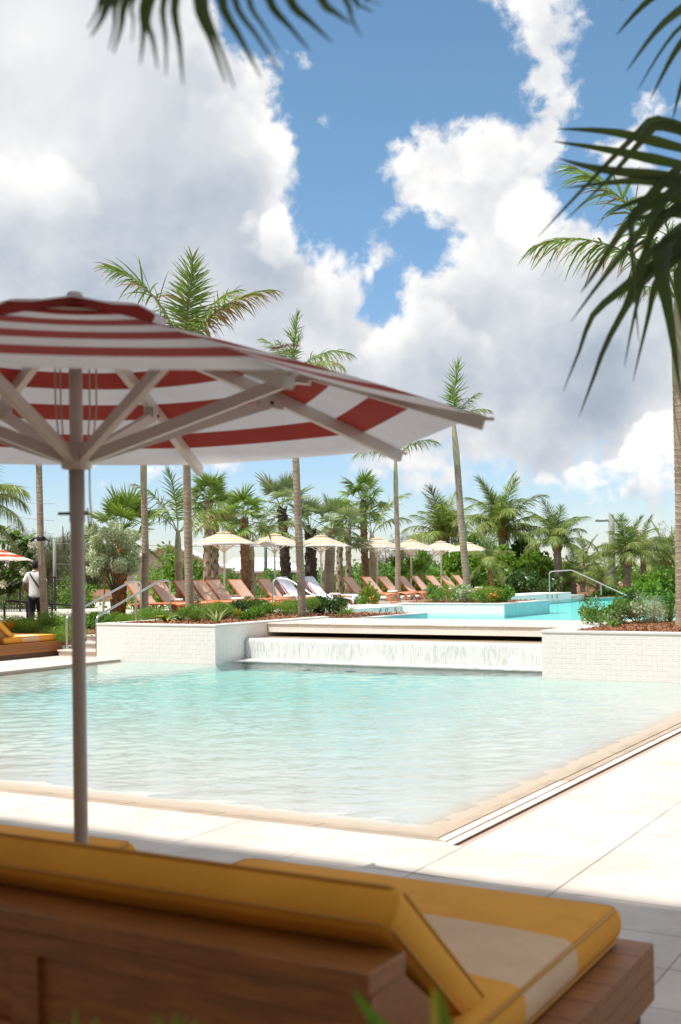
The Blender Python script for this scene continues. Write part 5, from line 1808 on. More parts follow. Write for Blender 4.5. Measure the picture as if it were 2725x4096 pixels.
def crown_palm(label, base, top, kind, nfr, size, r, tmat, seed=0, boots=0, bootmat=None, group=None, ring=0.0, lean=0.0, zmin=-35, trunk_top_mat=None):
    t = thing('palm_tree', label, 'palm tree', base, 0, group)
    tp = Vector(top) - Vector(base)
    r_ = random.Random(seed)
    mid = tp * 0.5 + Vector((lean, 0, 0))
    trunk(t, [(0, 0, -0.1), mid, tp], [r * 1.2, r, r * 0.95], M[tmat], ring=ring, step=0.045, boots=boots, bootmat=M[bootmat] if bootmat else None, seed=seed)
    if trunk_top_mat:
        b = MB()
        for k in range(14):
            a = k * 2.4
            d = Vector((math.cos(a), math.sin(a), 0)); t_ = Vector((-d.y, d.x, 0))
            z = tp.z - 0.55 + 0.04 * k
            q0 = Vector((tp.x, tp.y, z)) + d * r * 0.95
            w = r * 0.5
            b.add([q0 - t_ * w, q0 + t_ * w, q0 + d * r * 0.7 + t_ * w * .4 + Vector((0, 0, .34)), q0 + d * r * 0.7 - t_ * w * .4 + Vector((0, 0, .34)), q0 + Vector((0, 0, .3))], [(0, 1, 2, 3), (1, 4, 2), (0, 3, 4), (3, 2, 4)])
        b.build('leaf_bases', M[trunk_top_mat], t, kind='stuff')
    for i in range(nfr):
        f = (i + 0.5) / nfr
        az = i * 137.5 + r_.uniform(-20, 20) + seed * 50
        if kind == 'coco':
            keys = [84, 66, 48, 28, 4, -25]
            e = keys[min(5, int(f * (4.0 if zmin == 0 else 5.2) + r_.uniform(0, .8)))]
            if e < zmin:
                e = 4
            me = COC[e][i % 2]
            link('frond', me, t, loc=tp + Vector((0, 0, -0.05)), rot=(r_.uniform(-.25, .25), r_.uniform(-.1, .1), R(az)), scale=size * r_.uniform(0.85, 1.1))
        else:
            el = 82 - 118 * f + r_.uniform(-10, 10)
            me = {'fan': FANS, 'fanb': FANB, 'fang': FANG}[kind]
            me = me[i % len(me)]
            link('frond', me, t, loc=tp + Vector((0, 0, -0.12 * f)), rot=(r_.uniform(-.5, .5), -R(el), R(az)), scale=size * r_.uniform(0.8, 1.12))
    return t

def leaf_cloud(pts_, size, aspect, mats, seed, up=0.3, name='foliage', hang=0.0, mi=None, fold=0.25):
    """one quad (two triangles, folded) per leaf"""
    r_ = np.random.default_rng(seed)
    n = len(pts_)
    d = r_.normal(size=(n, 3)); d[:, 2] += up * 1.5 - hang * 2.5
    d /= np.linalg.norm(d, axis=1, keepdims=True)
    w = np.cross(d, r_.normal(size=(n, 3))); w /= np.linalg.norm(w, axis=1, keepdims=True)
    nn = np.cross(d, w)
    L = size * r_.uniform(0.6, 1.25, n)
    W_ = L * aspect
    p = np.asarray(pts_)
    V = np.stack([p, p + d * (L * 0.5)[:, None] + w * W_[:, None] * 0.5 + nn * (W_ * fold)[:, None], p + d * L[:, None], p + d * (L * 0.5)[:, None] - w * W_[:, None] * 0.5 + nn * (W_ * fold)[:, None]], 1).reshape(-1, 3)
    F = np.arange(4 * n).reshape(n, 4)
    return np_mesh(name, V, F, mats, mi=mi)

def blob_points(n, clumps, seed, shell=0.6):
    """points in ellipsoid clumps [(cx,cy,cz,rx,ry,rz)]"""
    r_ = np.random.default_rng(seed)
    vol = np.array([c[3] * c[4] * c[5] for c in clumps]) ** 0.7
    ks = r_.choice(len(clumps), n, p=vol / vol.sum())
    c = np.array(clumps)[ks]
    d = r_.normal(size=(n, 3)); d /= np.linalg.norm(d, axis=1, keepdims=True)
    rr = r_.uniform(0, 1, n) ** (1 / 3)
    rr = shell * (0.7 + 0.3 * rr) + (1 - shell) * rr
    rr *= r_.uniform(0.85, 1.12, n)
    return c[:, :3] + d * c[:, 3:] * rr[:, None]

def rand_clumps(w, d, h, n, seed, z0=0.0, cs=0.35):
    r_ = random.Random(seed)
    out = []
    for k in range(n):
        a, q = r_.uniform(0, 2 * PI), math.sqrt(r_.random())
        x, y = math.cos(a) * q * w * 0.5, math.sin(a) * q * d * 0.5
        zc = z0 + (h - z0) * r_.uniform(0.25, 0.85) * (1 - 0.35 * q * q)
        s = r_.uniform(0.7, 1.3) * cs
        out.append((x, y, zc, w * s * 0.6, d * s * 0.6, (h - z0) * s * 0.75))
    return out

def stems(parent, targets, r, mat='twig', base=(0, 0, 0), name='stem'):
    b = MB()
    for tx in targets:
        p1 = Vector(tx[:3])
        p0 = Vector(base) + Vector((tx[0] * 0.15, tx[1] * 0.15, 0))
        m_ = p0.lerp(p1, 0.5) + Vector((random.uniform(-.1, .1) * p1.length * .5, random.uniform(-.1, .1) * p1.length * .5, 0))
        b.tube([p0, m_, p1], [r, r * 0.7, r * 0.35], 6)
    return b.build(name, M[mat], parent)

def shrub(label, base, w, d, h, n, leaf, aspect, mat, seed, ncl=9, cat='shrub', group=None, z0=0.02, up=0.35, cs=0.36, name='shrub', mats=None, mi_frac=0.0):
    t = thing(name, label, cat, base, 0, group)
    cl = rand_clumps(w, d, h, ncl, seed, z0, cs)
    stems(t, [c for c in cl], max(0.006, h * 0.012))
    p = blob_points(n, cl, seed)
    p[:, 2] = np.maximum(p[:, 2], 0.01)
    mm = [M[mat]] + ([M[mats]] if mats else [])
    mi = None
    if mats:
        mi = (np.random.default_rng(seed).random(n) < mi_frac).astype(int)
    link('foliage', leaf_cloud(p, leaf, aspect, mm, seed, up, mi=mi), t)
    return t

def blades(label, base, n, L, w, elev, mats, seed, cat='plant', name='plant', group=None, spread=1.0, segs=5, droop=0.8, zs=0.0):
    """rosette of long arching leaves, each its own part"""
    t = thing(name, label, cat, base, 0, group)
    r_ = random.Random(seed)
    for k in range(n):
        a = k * 2.4 + r_.uniform(-.3, .3)
        e = R(elev) * r_.uniform(0.75, 1.2)
        l = L * r_.uniform(0.7, 1.1)
        vs, fs = [], []
        p = Vector((0, 0, zs)); an = e
        for i in range(segs + 1):
            f = i / segs
            ww = w * (0.35 + 1.3 * f if f < 0.45 else (1 - f) * 1.75) * 0.5
            ww = max(ww, 0.002)
            d = Vector((math.cos(a) * math.cos(an), math.sin(a) * math.cos(an), math.sin(an)))
            sd_ = Vector((-math.sin(a), math.cos(a), 0))
            nrm = sd_.cross(d)
            vs += [p - sd_ * ww + nrm * ww * 0.3, p, p + sd_ * ww + nrm * ww * 0.3]
            p = p + d * l / segs
            an -= droop / segs
        for i in range(segs):
            o = i * 3
            fs += [(o, o + 1, o + 4, o + 3), (o + 1, o + 2, o + 5, o + 4)]
        b = MB(); b.add(vs, fs, 0, True)
        b.build('leaf', M[mats[k % len(mats)]], t)
    return t

def bg_tree(label, base, h, w, n, leaf, aspect, mat, seed, ncl=14, hang=0.0, trunk_r=0.1, cat='tree', name='tree', z0=0.3, cs=0.28, group=None, up=0.2):
    t = thing(name, label, cat, base, 0, group)
    cl = rand_clumps(w, w * 0.8, h, ncl, seed, h * z0, cs)
    b = MB()
    b.tube([(0, 0, -0.2), (w * 0.02, 0, h * 0.4), (0, 0, h * 0.85)], [trunk_r, trunk_r * 0.7, trunk_r * 0.2], 8)
    b.build('trunk', M['twig'], t)
    b = MB()
    for c in cl:
        b.tube([(0, 0, max(0.1, c[2] * 0.55)), (c[0] * 0.5, c[1] * 0.5, c[2] * 0.8), (c[0], c[1], c[2])], [trunk_r * 0.4, trunk_r * 0.25, trunk_r * 0.08], 5)
    b.build('branches', M['twig'], t)
    p = blob_points(n, cl, seed, 0.4)
    link('crown', leaf_cloud(p, leaf, aspect, M[mat], seed, up, hang=hang), t)
    return t

# ================================================================== tall royal palms
def B(px, py, z):
    return onz(px, py, z)

def pt(px, py, Y):
    return at(px, py, Y)

royal_palm('leaning tall palm with a lamp strapped to its trunk in front of the person', Vector((pt(180, 2440, 27).x, 27, 0.45)), pt(150, 1700, 27.4), [(200, 52, .8, 'n'), (330, 52, .8, 'n'), (90, 70, .8, 'n'), (30, 35, .8, 'n')], r=0.078, size=1.9, shaft=1.0, seed=1)
royal_palm('tall palm with pale crownshaft rising beside the steps handrails', Vector((pt(578, 2478, 29.5).x, 29.5, 0.50)), pt(574, 1690, 29.5), [(200, 52, .8, 'n'), (340, 35, .8, 'n'), (90, 70, .8, 'n')], r=0.088, size=1.7, shaft=1.65, seed=2)
royal_palm('thick ringed palm in the white planter, brown tipped fronds above the red parasol', Vector((pt(760, 2470, 25.5).x, 25.5, 0.66)), pt(738, 1400, 25.3),
           [(172, 70, 1.42, 'n'), (180, 52, .9, 'n'), (268, 86, 1.02, 'n'), (300, 86, .92, 'n'), (88, 86, 1.0, 'brown'), (6, 70, 1.28, 'brown'), (350, 70, 1.1, 'brown'), (30, 70, 1.05, 'n'), (220, 15, .8, 'n'), (130, 52, .9, 'n'), (0, 15, .8, 'n')], r=0.086, size=2.0, shaft=1.2, seed=3)
royal_palm('ringed palm in the teal edged bed with a bright new spear leaf', Vector((pt(1210, 2440, 27.5).x, 27.5, 0.58)), pt(1170, 1490, 27.5),
           [(0, 86, 1.0, 'spear'), (150, 70, .9, 'n'), (20, 86, .7, 'n'), (8, 52, 1.12, 'n'), (185, 52, 1.0, 'n'), (250, 70, .7, 'n'), (330, 35, 1.0, 'n')], r=0.088, size=1.45, shaft=1.2, seed=4)
royal_palm('slim palm with three drooping fronds behind the loungers', Vector((pt(1591, 2350, 44).x, 44, 0.54)), pt(1582, 1825, 44),
           [(178, 52, 1.05, 'n'), (192, 35, .9, 'n'), (3, 70, 1.15, 'n'), (12, 52, 1.0, 'n'), (90, 70, .8, 'n')], r=0.095, size=1.9, shaft=1.5, seed=5)
royal_palm('leaning slim palm in the island planter with an upright spear leaf', Vector((pt(1876, 2392, 37).x, 37, 0.66)), pt(1815, 1690, 37),
           [(20, 86, 1.15, 'spear'), (30, 70, .85, 'n'), (355, 52, .78, 'n'), (170, 52, 1.0, 'n'), (195, 35, .9, 'n'), (120, 86, .7, 'n'), (300, 35, .6, 'n')], r=0.11, size=1.7, shaft=1.35, seed=6)
royal_palm('large near palm trunk rooted in the basketweave planter, one tattered frond reaching out', Vector((pt(2738, 2490, 19.5).x, 19.5, 0.66)), pt(2712, 1180, 19.5),
           [(183, 70, 1.55, 'n'), (178, 52, 1.5, 'n'), (190, 35, .6, 'n'), (60, 52, 1, 'n'), (0, 52, 1, 'n'), (300, 70, 1, 'n'), (150, 86, 1, 'n')], r=0.125, size=1.85, shaft=1.5, seed=7)

# lamp strapped to the leaning palm
lp = pt(172, 2156, 27.15)
sp = thing('tree_lamp', 'pair of small spotlights strapped round the leaning palm trunk', 'lamp', lp)
b = MB(); b.lathe([(0.098, -0.05), (0.102, -0.05), (0.102, 0.05), (0.098, 0.05)], 16, c=(0, -.15, 0)); b.build('strap', M['dark_metal'], sp)
for s in (-1, 1):
    b = MB(); b.tube([(s * 0.09, -0.2, 0.03), (s * 0.14, -0.24, 0.0), (s * 0.22, -0.26, -0.06)], [0.012, 0.025, 0.03], 8); b.build('spotlight', M['dark_metal'], sp)

# ================================================================== fan palms and coconut palms of the back row
def gp(px, py, Y, z=None):
    p = pt(px, py, Y)
    return Vector((p.x, p.y, p.z if z is None else z))
FG = 'fan palms behind the loungers'
crown_palm('big spiky fan palm behind the silver bush', gp(470, 2400, 33, 0.4), pt(490, 2135, 33), 'fanb', 20, 1.35, 0.17, 'bark_orange', 11, boots=60, bootmat='bark_fiber', group=FG)
crown_palm('thatch palm with drooping brown tips behind the thick ringed trunk', gp(825, 2400, 39, .3), pt(835, 2010, 39), 'fan', 20, 1.05, 0.13, 'bark_pale', 12, boots=50, bootmat='bark_fiber', group=FG)
crown_palm('thatch palm with second stem close beside its neighbour', gp(855, 2400, 40, .3), pt(865, 2050, 40), 'fan', 16, 0.95, 0.12, 'bark_pale', 13, boots=46, bootmat='bark_fiber', group=FG)
crown_palm('thatch palm with fibrous trunk between the first two yellow parasols', gp(990, 2390, 38.5, .3), pt(975, 2075, 38.5), 'fan', 20, 1.02, 0.15, 'bark_fiber', 14, boots=40, bootmat='bark_fiber', group=FG)
crown_palm('silvery fan palm with a dark shaggy trunk', gp(1150, 2330, 43, .3), pt(1128, 2035, 43), 'fang', 15, 1.25, 0.17, 'bark_dark', 15, boots=70, bootmat='bark_dark', group=FG)
crown_palm('grey green fan palm with short dark trunk behind the ringed trunk', gp(1245, 2330, 44, .3), pt(1242, 2120, 44), 'fang', 15, 1.15, 0.2, 'bark_dark', 16, boots=50, bootmat='bark_dark', group=FG)
crown_palm('fan palm with stout grey ringed trunk and one big cupped leaf', gp(1310, 2360, 45, .3), pt(1325, 2120, 45), 'fang', 9, 1.3, 0.2, 'bark_ring', 17, ring=0.04, group=FG)
crown_palm('slim thatch palm with pale trunk past the third yellow parasol', gp(1356, 2360, 47, .3), pt(1362, 2080, 47), 'fan', 15, 0.95, 0.12, 'bark_pale', 18, boots=40, bootmat='bark_fiber', group=FG)
crown_palm('short slim thatch palm close to the third yellow parasol', gp(1392, 2370, 46, .3), pt(1395, 2110, 46), 'fan', 14, 0.85, 0.11, 'bark_pale', 19, boots=34, bootmat='bark_fiber', group=FG)
crown_palm('tall thatch palm with bleached leaf tips before the coconut palms', gp(1466, 2370, 48, .3), pt(1452, 2005, 48), 'fan', 17, 1.15, 0.14, 'bark_fiber', 20, boots=50, bootmat='bark_fiber', group=FG)
royal_palm('young grey trunked palm with arching fronds behind the ringed trunk', gp(716, 2400, 34, .3), pt(712, 2120, 34), [(190, 70, 1.0, 'n'), (160, 86, 1.0, 'n'), (5, 52, 1.0, 'n'), (350, 35, .9, 'n'), (90, 70, 1, 'n'), (220, 52, .9, 'n')], r=0.11, size=1.9, shaft=0.9, seed=21, group='young palms')
royal_palm('young pale trunked palm with one frond curving over past the thatch palms', gp(1496, 2370, 47, .3), pt(1488, 2130, 47), [(3, 70, 1.1, 'n'), (10, 52, .9, 'n'), (175, 70, .9, 'n'), (200, 52, .9, 'n'), (90, 86, 1, 'n')], r=0.14, size=2.0, shaft=0.8, seed=22, group='young palms')
royal_palm('young palm with low bright fronds beside the shaggy fan palm', gp(1010, 2380, 41, .3), pt(1005, 2160, 41), [(8, 52, 1.0, 'n'), (170, 70, 1.0, 'n'), (20, 70, 1.0, 'n'), (340, 35, .9, 'n')], r=0.12, size=2.0, shaft=0.7, seed=23, group='young palms')
CG = 'coconut palms beyond the loungers'
crown_palm('bushy coconut palm rising behind the far yellow parasols', gp(1795, 2345, 66, .1), pt(1775, 2150, 66), 'coco', 24, 2.9, 0.2, 'bark_ring', 31, ring=0.04, group=CG, trunk_top_mat='bark_fiber', zmin=0)
crown_palm('tall coconut palm with orange brown leaf bases', gp(2010, 2375, 62, .1), pt(2010, 2120, 62), 'coco', 24, 2.9, 0.21, 'bark_ring', 32, ring=0.04, group=CG, trunk_top_mat='bark_orange', zmin=0)
crown_palm('coconut palm standing behind the low white wall', gp(2238, 2372, 58, .1), pt(2228, 2165, 58), 'coco', 20, 2.15, 0.19, 'bark_ring', 33, ring=0.04, group=CG, trunk_top_mat='bark_orange', zmin=0)
crown_palm('coconut palm in front of the thick utility pole', gp(2508, 2392, 58, .1), pt(2510, 2225, 58), 'coco', 18, 2.1, 0.17, 'bark_ring', 34, ring=0.04, group=CG, trunk_top_mat='bark_orange', zmin=0)
crown_palm('darker coconut palm just beyond the utility pole', gp(2580, 2390, 66, .1), pt(2570, 2190, 66), 'coco', 14, 2.1, 0.16, 'bark_ring', 35, group=CG)
crown_palm('coconut palm clump against the frame of the near trunk', gp(2660, 2395, 70, .1), pt(2655, 2240, 70), 'coco', 14, 2.3, 0.16, 'bark_ring', 36, group=CG)
crown_palm('low coconut palm with drooping yellowed fronds left of the utility pole', gp(2415, 2395, 62, 0), pt(2420, 2300, 62), 'coco', 11, 1.9, 0.16, 'bark_ring', 37, group=CG)
crown_palm('low coconut palm spilling over behind the white wall end', gp(2300, 2395, 58, 0), pt(2290, 2325, 58), 'coco', 10, 1.7, 0.16, 'bark_ring', 38, group=CG)
crown_palm('half hidden coconut palm between the handrail and the low wall', gp(2330, 2395, 70, 0), pt(2335, 2260, 70), 'coco', 12, 2.0, 0.16, 'bark_ring', 40, group=CG)
crown_palm('small thin palm beside the tall coconut palm', gp(1972, 2370, 52, .3), pt(1958, 2235, 52), 'coco', 10, 1.4, 0.09, 'bark_fiber', 39, boots=20, bootmat='bark_fiber', group=CG)
crown_palm('coconut palm leaning in beside the plumeria', gp(-130, 2420, 27, .3), pt(-110, 2010, 27), 'coco', 15, 1.9, 0.12, 'bark_ring', 41, group=CG, ring=.04)

# ================================================================== other trees
def silver_bush():
    base = gp(462, 2400, 29, 0.45)
    t = thing('buttonwood_tree', 'silver leaved bushy tree propped by a stake beside the steps', 'tree', base)
    k = 29 / 4700
    cl = []
    r_ = random.Random(5)
    for i in range(26):
        px, py = r_.uniform(375, 535), r_.uniform(2110, 2290)
        p = pt(px, py, 29) - base
        cl.append((p.x, r_.uniform(-.35, .35), p.z, .17, .17, .16))
    b = MB(); b.tube([(0, 0, 0), (-.02, 0, .4), (0.02, 0, 1.0)], [.035, .03, .02], 8); b.build('trunk', M['twig'], t)
    b = MB()
    for c in cl:
        b.tube([(0, 0, .72), (c[0] * .6, c[1] * .6, (c[2] + .75) * .5), c[:3]], [.012, .009, .004], 5)
    b.build('branches', M['twig'], t)
    p = blob_points(11000, cl, 5, 0.5)
    link('crown', leaf_cloud(p, 0.075, 0.42, M['leaf_silver'], 5, 0.6), t)
    s0, s1 = pt(413, 2425, 28.7), pt(430, 2250, 28.9)
    b = MB(); b.tube([s0 - base, s1 - base], 0.018, 8); b.build('stake', M['bark_orange'], t)
silver_bush()

# plumeria with clusters of white flowers
base = gp(-20, 2440, 31.0, 0.35)
t = thing('plumeria_tree', 'plumeria with long glossy leaves and white flower clusters by the small red parasol', 'tree', base)
tips = [(45, 2135), (90, 2175), (5, 2240), (60, 2250), (120, 2230), (-20, 2260), (40, 2370), (90, 2330), (20, 2120), (70, 2150), (110, 2160), (15, 2170), (100, 2260), (50, 2280), (130, 2290), (20, 2310), (60, 2340), (10, 2350), (-60, 2200), (-80, 2300), (-50, 2120), (115, 2190), (30, 2215), (75, 2300)]
flowers = [(36, 2130), (128, 2182), (95, 2287), (14, 2340), (12, 2142)]
b = MB(); b.tube([(0, 0, 0), (.05, 0, .5), (.08, 0, .85)], [.06, .045, .035], 8); b.build('trunk', M['bark_pale'], t)
b = MB(); V, F = [], []
rl = np.random.default_rng(3)
for (px, py) in tips:
    q = pt(px, py, 31.0 + rl.uniform(-.5, .5)) - base
    b.tube([(.07, 0, .75), (q.x * .45, q.y * .4, .55 + q.z * .4), tuple(q)], [.022, .015, .010], 6)
    n = 22
    a = np.arange(n) * 2.4
    e = rl.uniform(-.35, .9, n)
    d = np.stack([np.cos(a) * np.cos(e), np.sin(a) * np.cos(e), np.sin(e)], 1)
    wv = np.stack([-np.sin(a), np.cos(a), rl.normal(0, .2, n)], 1)
    vv, ff = strips(np.repeat(np.array(q)[None], n, 0), d, rl.uniform(.24, .4, n), np.full(n, .052), wv, rl.uniform(.3, .9, n), 3, profile=[.2, .9, 1.0, .06])
    F.append(ff + sum(len(x) for x in V)); V.append(vv)
b.build('branches', M['twig'], t)
link('crown', np_mesh('crown', np.concatenate(V), np.concatenate(F), M['leaf_mid']), t)
for (px, py) in flowers:
    q = pt(px, py, 30.4) - base
    p = blob_points(90, [(q.x, q.y, q.z, .11, .11, .09)], 8)
    link('flower_cluster', leaf_cloud(p, .045, .8, M['petal_white'], 8), t)

# casuarinas: fine drooping needles
KG = 'wispy casuarina trees beyond the garden'
for i, (px, py0, py1, Y, w, ds) in enumerate(((255, 2385, 2050, 70, 3.0, 'behind the grey utility pole'), (305, 2385, 2120, 74, 3.4, 'between utility pole and parasol pole'), (190, 2385, 2170, 66, 2.6, 'low behind the fence'), (60, 2385, 2060, 72, 3.5, 'showing above the plumeria'), (130, 2385, 2110, 76, 3.2, 'behind the strapped lamps'),
                                              (1610, 2370, 2110, 95, 3.4, 'thin and grey behind the slim palm'), (1690, 2370, 2095, 98, 4.4, 'thin and grey by the bushy coconut palm'), (2690, 2380, 2060, 95, 3.6, 'bare and wispy beyond the near trunk'), (1545, 2370, 2170, 90, 2.6, 'low and pale past the thatch palms'), (350, 2385, 2170, 64, 2.4, 'dark behind the big fan palm'))):
    base = gp(px, py0, Y, 0.0)
    h = pt(px, py1, Y).z
    thin = 'thin' in ds or 'bare' in ds or 'above' in ds
    bg_tree('casuarina tree ' + ds, base, h, w, 2600 if thin else 6000, 0.30, 0.07, 'leaf_casuarina', 50 + i, ncl=20, hang=-0.1, trunk_r=0.12, z0=0.15 if not thin else .3, cs=0.20, group=KG, up=0.5)

# sea grapes and leafy bushes
SGR = 'leafy trees and bushes along the back'
for i, (px, py0, py1, Y, w, mat, lf, ds) in enumerate((
        (1890, 2370, 2170, 62, 3.6, 'leaf_bright', .26, 'bright green bushy tree behind the far yellow parasols'), (1700, 2370, 2230, 60, 3.4, 'leaf_bright', .24, 'bright green bush behind the sunlit loungers'), (1960, 2372, 2215, 64, 3.0, 'leaf_bright', .24, 'bright green bush behind the leaning palm'),
        (2085, 2380, 2160, 60, 3.0, 'leaf_grape', .28, 'sea grape tree with round leaves past the tall coconut palm'), (2150, 2385, 2150, 63, 3.0, 'leaf_grape', .28, 'sea grape tree with round leaves behind the teal end'), (2110, 2380, 2270, 56, 2.6, 'leaf_dark', .22, 'dark sea grape bush low by the white wall'),
        (1530, 2365, 2240, 56, 2.6, 'leaf_mid', .2, 'olive bush behind the flowers and shaded loungers'), (1440, 2365, 2255, 58, 2.6, 'leaf_mid', .2, 'olive bush behind the thatch palms'), (1610, 2365, 2250, 58, 3.0, 'leaf_mid', .2, 'soft green bush at the slim palm'),
        (690, 2400, 2160, 41, 1.5, 'leaf_bright', .17, 'glossy green tree between the ringed trunk and grey palm'), (775, 2400, 2200, 42, 1.6, 'leaf_bright', .17, 'glossy green tree behind the thick ringed trunk'), (640, 2400, 2280, 44, 1.6, 'leaf_mid', .15, 'bush in front of the beige house'),
        (270, 2420, 2310, 40, 1.6, 'leaf_mid', .12, 'round green bush at the end of the fence'), (320, 2420, 2330, 40, 1.4, 'leaf_fern', .12, 'olive green bush beside the big fan palm'), (555, 2410, 2290, 38, 1.6, 'leaf_fern', .12, 'yellow green bush behind the silver bush'),
        (1230, 2370, 2280, 50, 2.4, 'leaf_mid', .18, 'shadowy bush behind the towelled loungers'), (1060, 2370, 2270, 52, 2.4, 'leaf_mid', .18, 'shadowy bush behind the pool handrail'), (920, 2380, 2290, 48, 2.0, 'leaf_mid', .16, 'shadowy bush behind the first yellow parasol'),
        (2640, 2395, 2255, 56, 2.2, 'leaf_bright', .2, 'light green bush beside the near trunk'), (2580, 2395, 2320, 54, 1.8, 'leaf_bright', .18, 'light green low bush past the infinity edge'), (2700, 2395, 2220, 55, 2.0, 'leaf_bright', .2, 'light green tree against the near trunk'), (2470, 2395, 2345, 60, 2.2, 'leaf_mid', .2, 'dull green bush at the foot of the utility pole'),
        (1370, 2365, 2290, 54, 2.2, 'leaf_mid', .18, 'bush behind the second towelled lounger'), (1830, 2365, 2270, 56, 2.4, 'leaf_bright', .22, 'bright bush at the last loungers'), (820, 2395, 2300, 46, 1.8, 'leaf_mid', .16, 'bush behind the shaded lounger'), (100, 2420, 2350, 40, 2.0, 'leaf_mid', .14, 'bush seen through the fence bars'))):
    base = gp(px, py0, Y, 0.0)
    h = pt(px, py1, Y).z
    bg_tree(ds, base, h, w, int(2200 * (w / 2.6) * max(1, h / 2.2)), lf, 0.75 if 'grape' in mat else 0.5, mat, 80 + i, ncl=16, trunk_r=0.09, z0=0.05, cs=0.30, group=SGR, cat='tree' if 'tree' in ds else 'bush', name='tree' if 'tree' in ds else 'bush', up=0.3)
# small plumeria like shrubs behind the loungers
for i, (px, py0, py1, Y, ds) in enumerate(((1620, 2370, 2215, 50, 'open branched plumeria behind the slim palm'), (1690, 2370, 2200, 51, 'open branched plumeria under the fifth yellow parasol'))):
    bg_tree(ds, gp(px, py0, Y, .3), pt(px, py1, Y).z - .3, 1.5, 420, .26, .38, 'leaf_bright', 130 + i, ncl=7, trunk_r=.05, z0=.45, cs=.18, group='plumerias by the loungers', up=.6)

# dense far greenery closing the horizon
r_ = np.random.default_rng(99)
P = []
for k in range(260):
    x = r_.uniform(-75, 75); Y = r_.uniform(108, 135)
    zt_ = 1.65 + Y / 4700 * (2290 - r_.uniform(2225, 2285)) if k % 3 else 1.65
    P.append((x, Y, zt_ * 0.4, 2.6, 2.0, zt_ * 0.55))
pp = blob_points(42000, P, 99, 0.5)
pp[:, 2] = np.maximum(pp[:, 2], 0.05)
link('treeline', leaf_cloud(pp, 0.55, 0.5, M['leaf_mid'], 99, 0.3), kind='stuff', label='hazy green treeline closing the view far behind the garden', cat='treeline')

# ================================================================== shrubs of the beds
SG = 'shrubs in the planting beds'
zl = 0.675
# white planter by the steps
def bz(px, py, z):
    p = onz(px, py, z); return p
shrub('feathery bright green shrub at the foot of the thick ringed palm', bz(800, 2488, zl), .75, .6, .40, 5200, .045, .22, 'leaf_fern', 201, 14, group=SG)
shrub('feathery green shrub behind the ringed palm, beside the dracaena', bz(880, 2480, zl), .7, .6, .42, 4200, .045, .22, 'leaf_fern', 202, 12, group=SG)
shrub('low feathery shrub at the top of the steps', bz(590, 2480, zl), .7, .5, .30, 3000, .045, .22, 'leaf_fern', 203, 10, group=SG)
blades('clump of broad heart shaped yellow green leaves on the white planter', bz(668, 2490, zl), 22, .34, .12, 60, ['leaf_bright', 'leaf_fern', 'leaf_yellow'], 204, droop=1.9, group=SG)
blades('clump of broad glossy leaves beside the yellow green one', bz(720, 2484, zl), 16, .34, .12, 62, ['leaf_mid', 'leaf_bright'], 2041, droop=1.7, group=SG)
blades('striped pale green dracaena near the corner of the white planter', bz(868, 2494, zl), 11, .46, .055, 62, ['leaf_stripe', 'leaf_stripe', 'leaf_mid'], 205, droop=.7, group=SG)
shrub('dark leaved shrub past the striped dracaena', bz(935, 2478, zl), .5, .45, .42, 1500, .06, .5, 'leaf_dark', 206, 9, group=SG)
shrub('small shrub with yellow blossoms at the end of the white planter', bz(985, 2484, zl), .42, .35, .28, 700, .06, .55, 'leaf_bright', 207, 7, group=SG, mats='leaf_yellow', mi_frac=.08)
shrub('sprawling small green shrub beside the coping', bz(1030, 2476, zl), .42, .35, .30, 700, .06, .5, 'leaf_bright', 208, 7, group=SG)
shrub('tall thin seedling in front of the thick palm', bz(795, 2470, zl), .2, .2, .62, 160, .06, .4, 'leaf_dark', 209, 8, group=SG)
# bank left of the steps
for i, (px, py, Y, z, w, h, n, mat, ds) in enumerate((
        (120, 2520, 25.6, .36, 1.2, .50, 7500, 'leaf_fern', 'wide feathery green shrub below the leaning palm'), (205, 2515, 25.6, .36, 1.1, .48, 7000, 'leaf_fern', 'feathery green shrub mounded behind the daybed'), (60, 2515, 25.8, .34, .9, .45, 5000, 'leaf_fern', 'feathery shrub behind the back of the yellow daybed'),
        (268, 2560, 24.9, .22, .9, .42, 5200, 'leaf_fern', 'feathery shrub spilling over the retaining wall'), (370, 2500, 26.2, .45, .8, .36, 1600, 'leaf_mid', 'leafy green shrub behind the parasol pole'), (400, 2545, 25.2, .34, .55, .5, 900, 'leaf_mid', 'upright leafy shrub in mulch by the steps'), (310, 2470, 27.0, .45, .9, .4, 3000, 'leaf_fern', 'low feathery shrub under the silver bush'), (490, 2470, 28.2, .45, 1.2, .34, 4200, 'leaf_fern', 'low green mound behind the steps'), (535, 2480, 27.5, .45, .7, .32, 2600, 'leaf_fern', 'low green mound between handrails'), (640, 2460, 28.5, .5, .8, .36, 3000, 'leaf_fern', 'green mound behind the white planter'))):
    p = pt(px, py, Y); shrub(ds, Vector((p.x, Y, z)), w, w * .8, h, n, .05 if 'fern' in mat else .085, .22 if 'fern' in mat else .45, mat, 220 + i, 12, group=SG)
blades('orange croton leaves beside the daybed', Vector((pt(42, 2490, 25.2).x, 25.2, .5)), 8, .26, .09, 70, ['leaf_orange'], 240, droop=.5, group=SG)
blades('yellow green croton behind the orange one', Vector((pt(75, 2475, 26).x, 26, .52)), 8, .26, .10, 65, ['leaf_yellow', 'leaf_bright'], 241, droop=.5, group=SG)
blades('large tropical lobed leaves below the beige house', Vector((pt(650, 2400, 36).x, 36, .4)), 12, .9, .34, 60, ['leaf_bright', 'frond_bright'], 242, droop=1.4, group=SG, zs=.35)
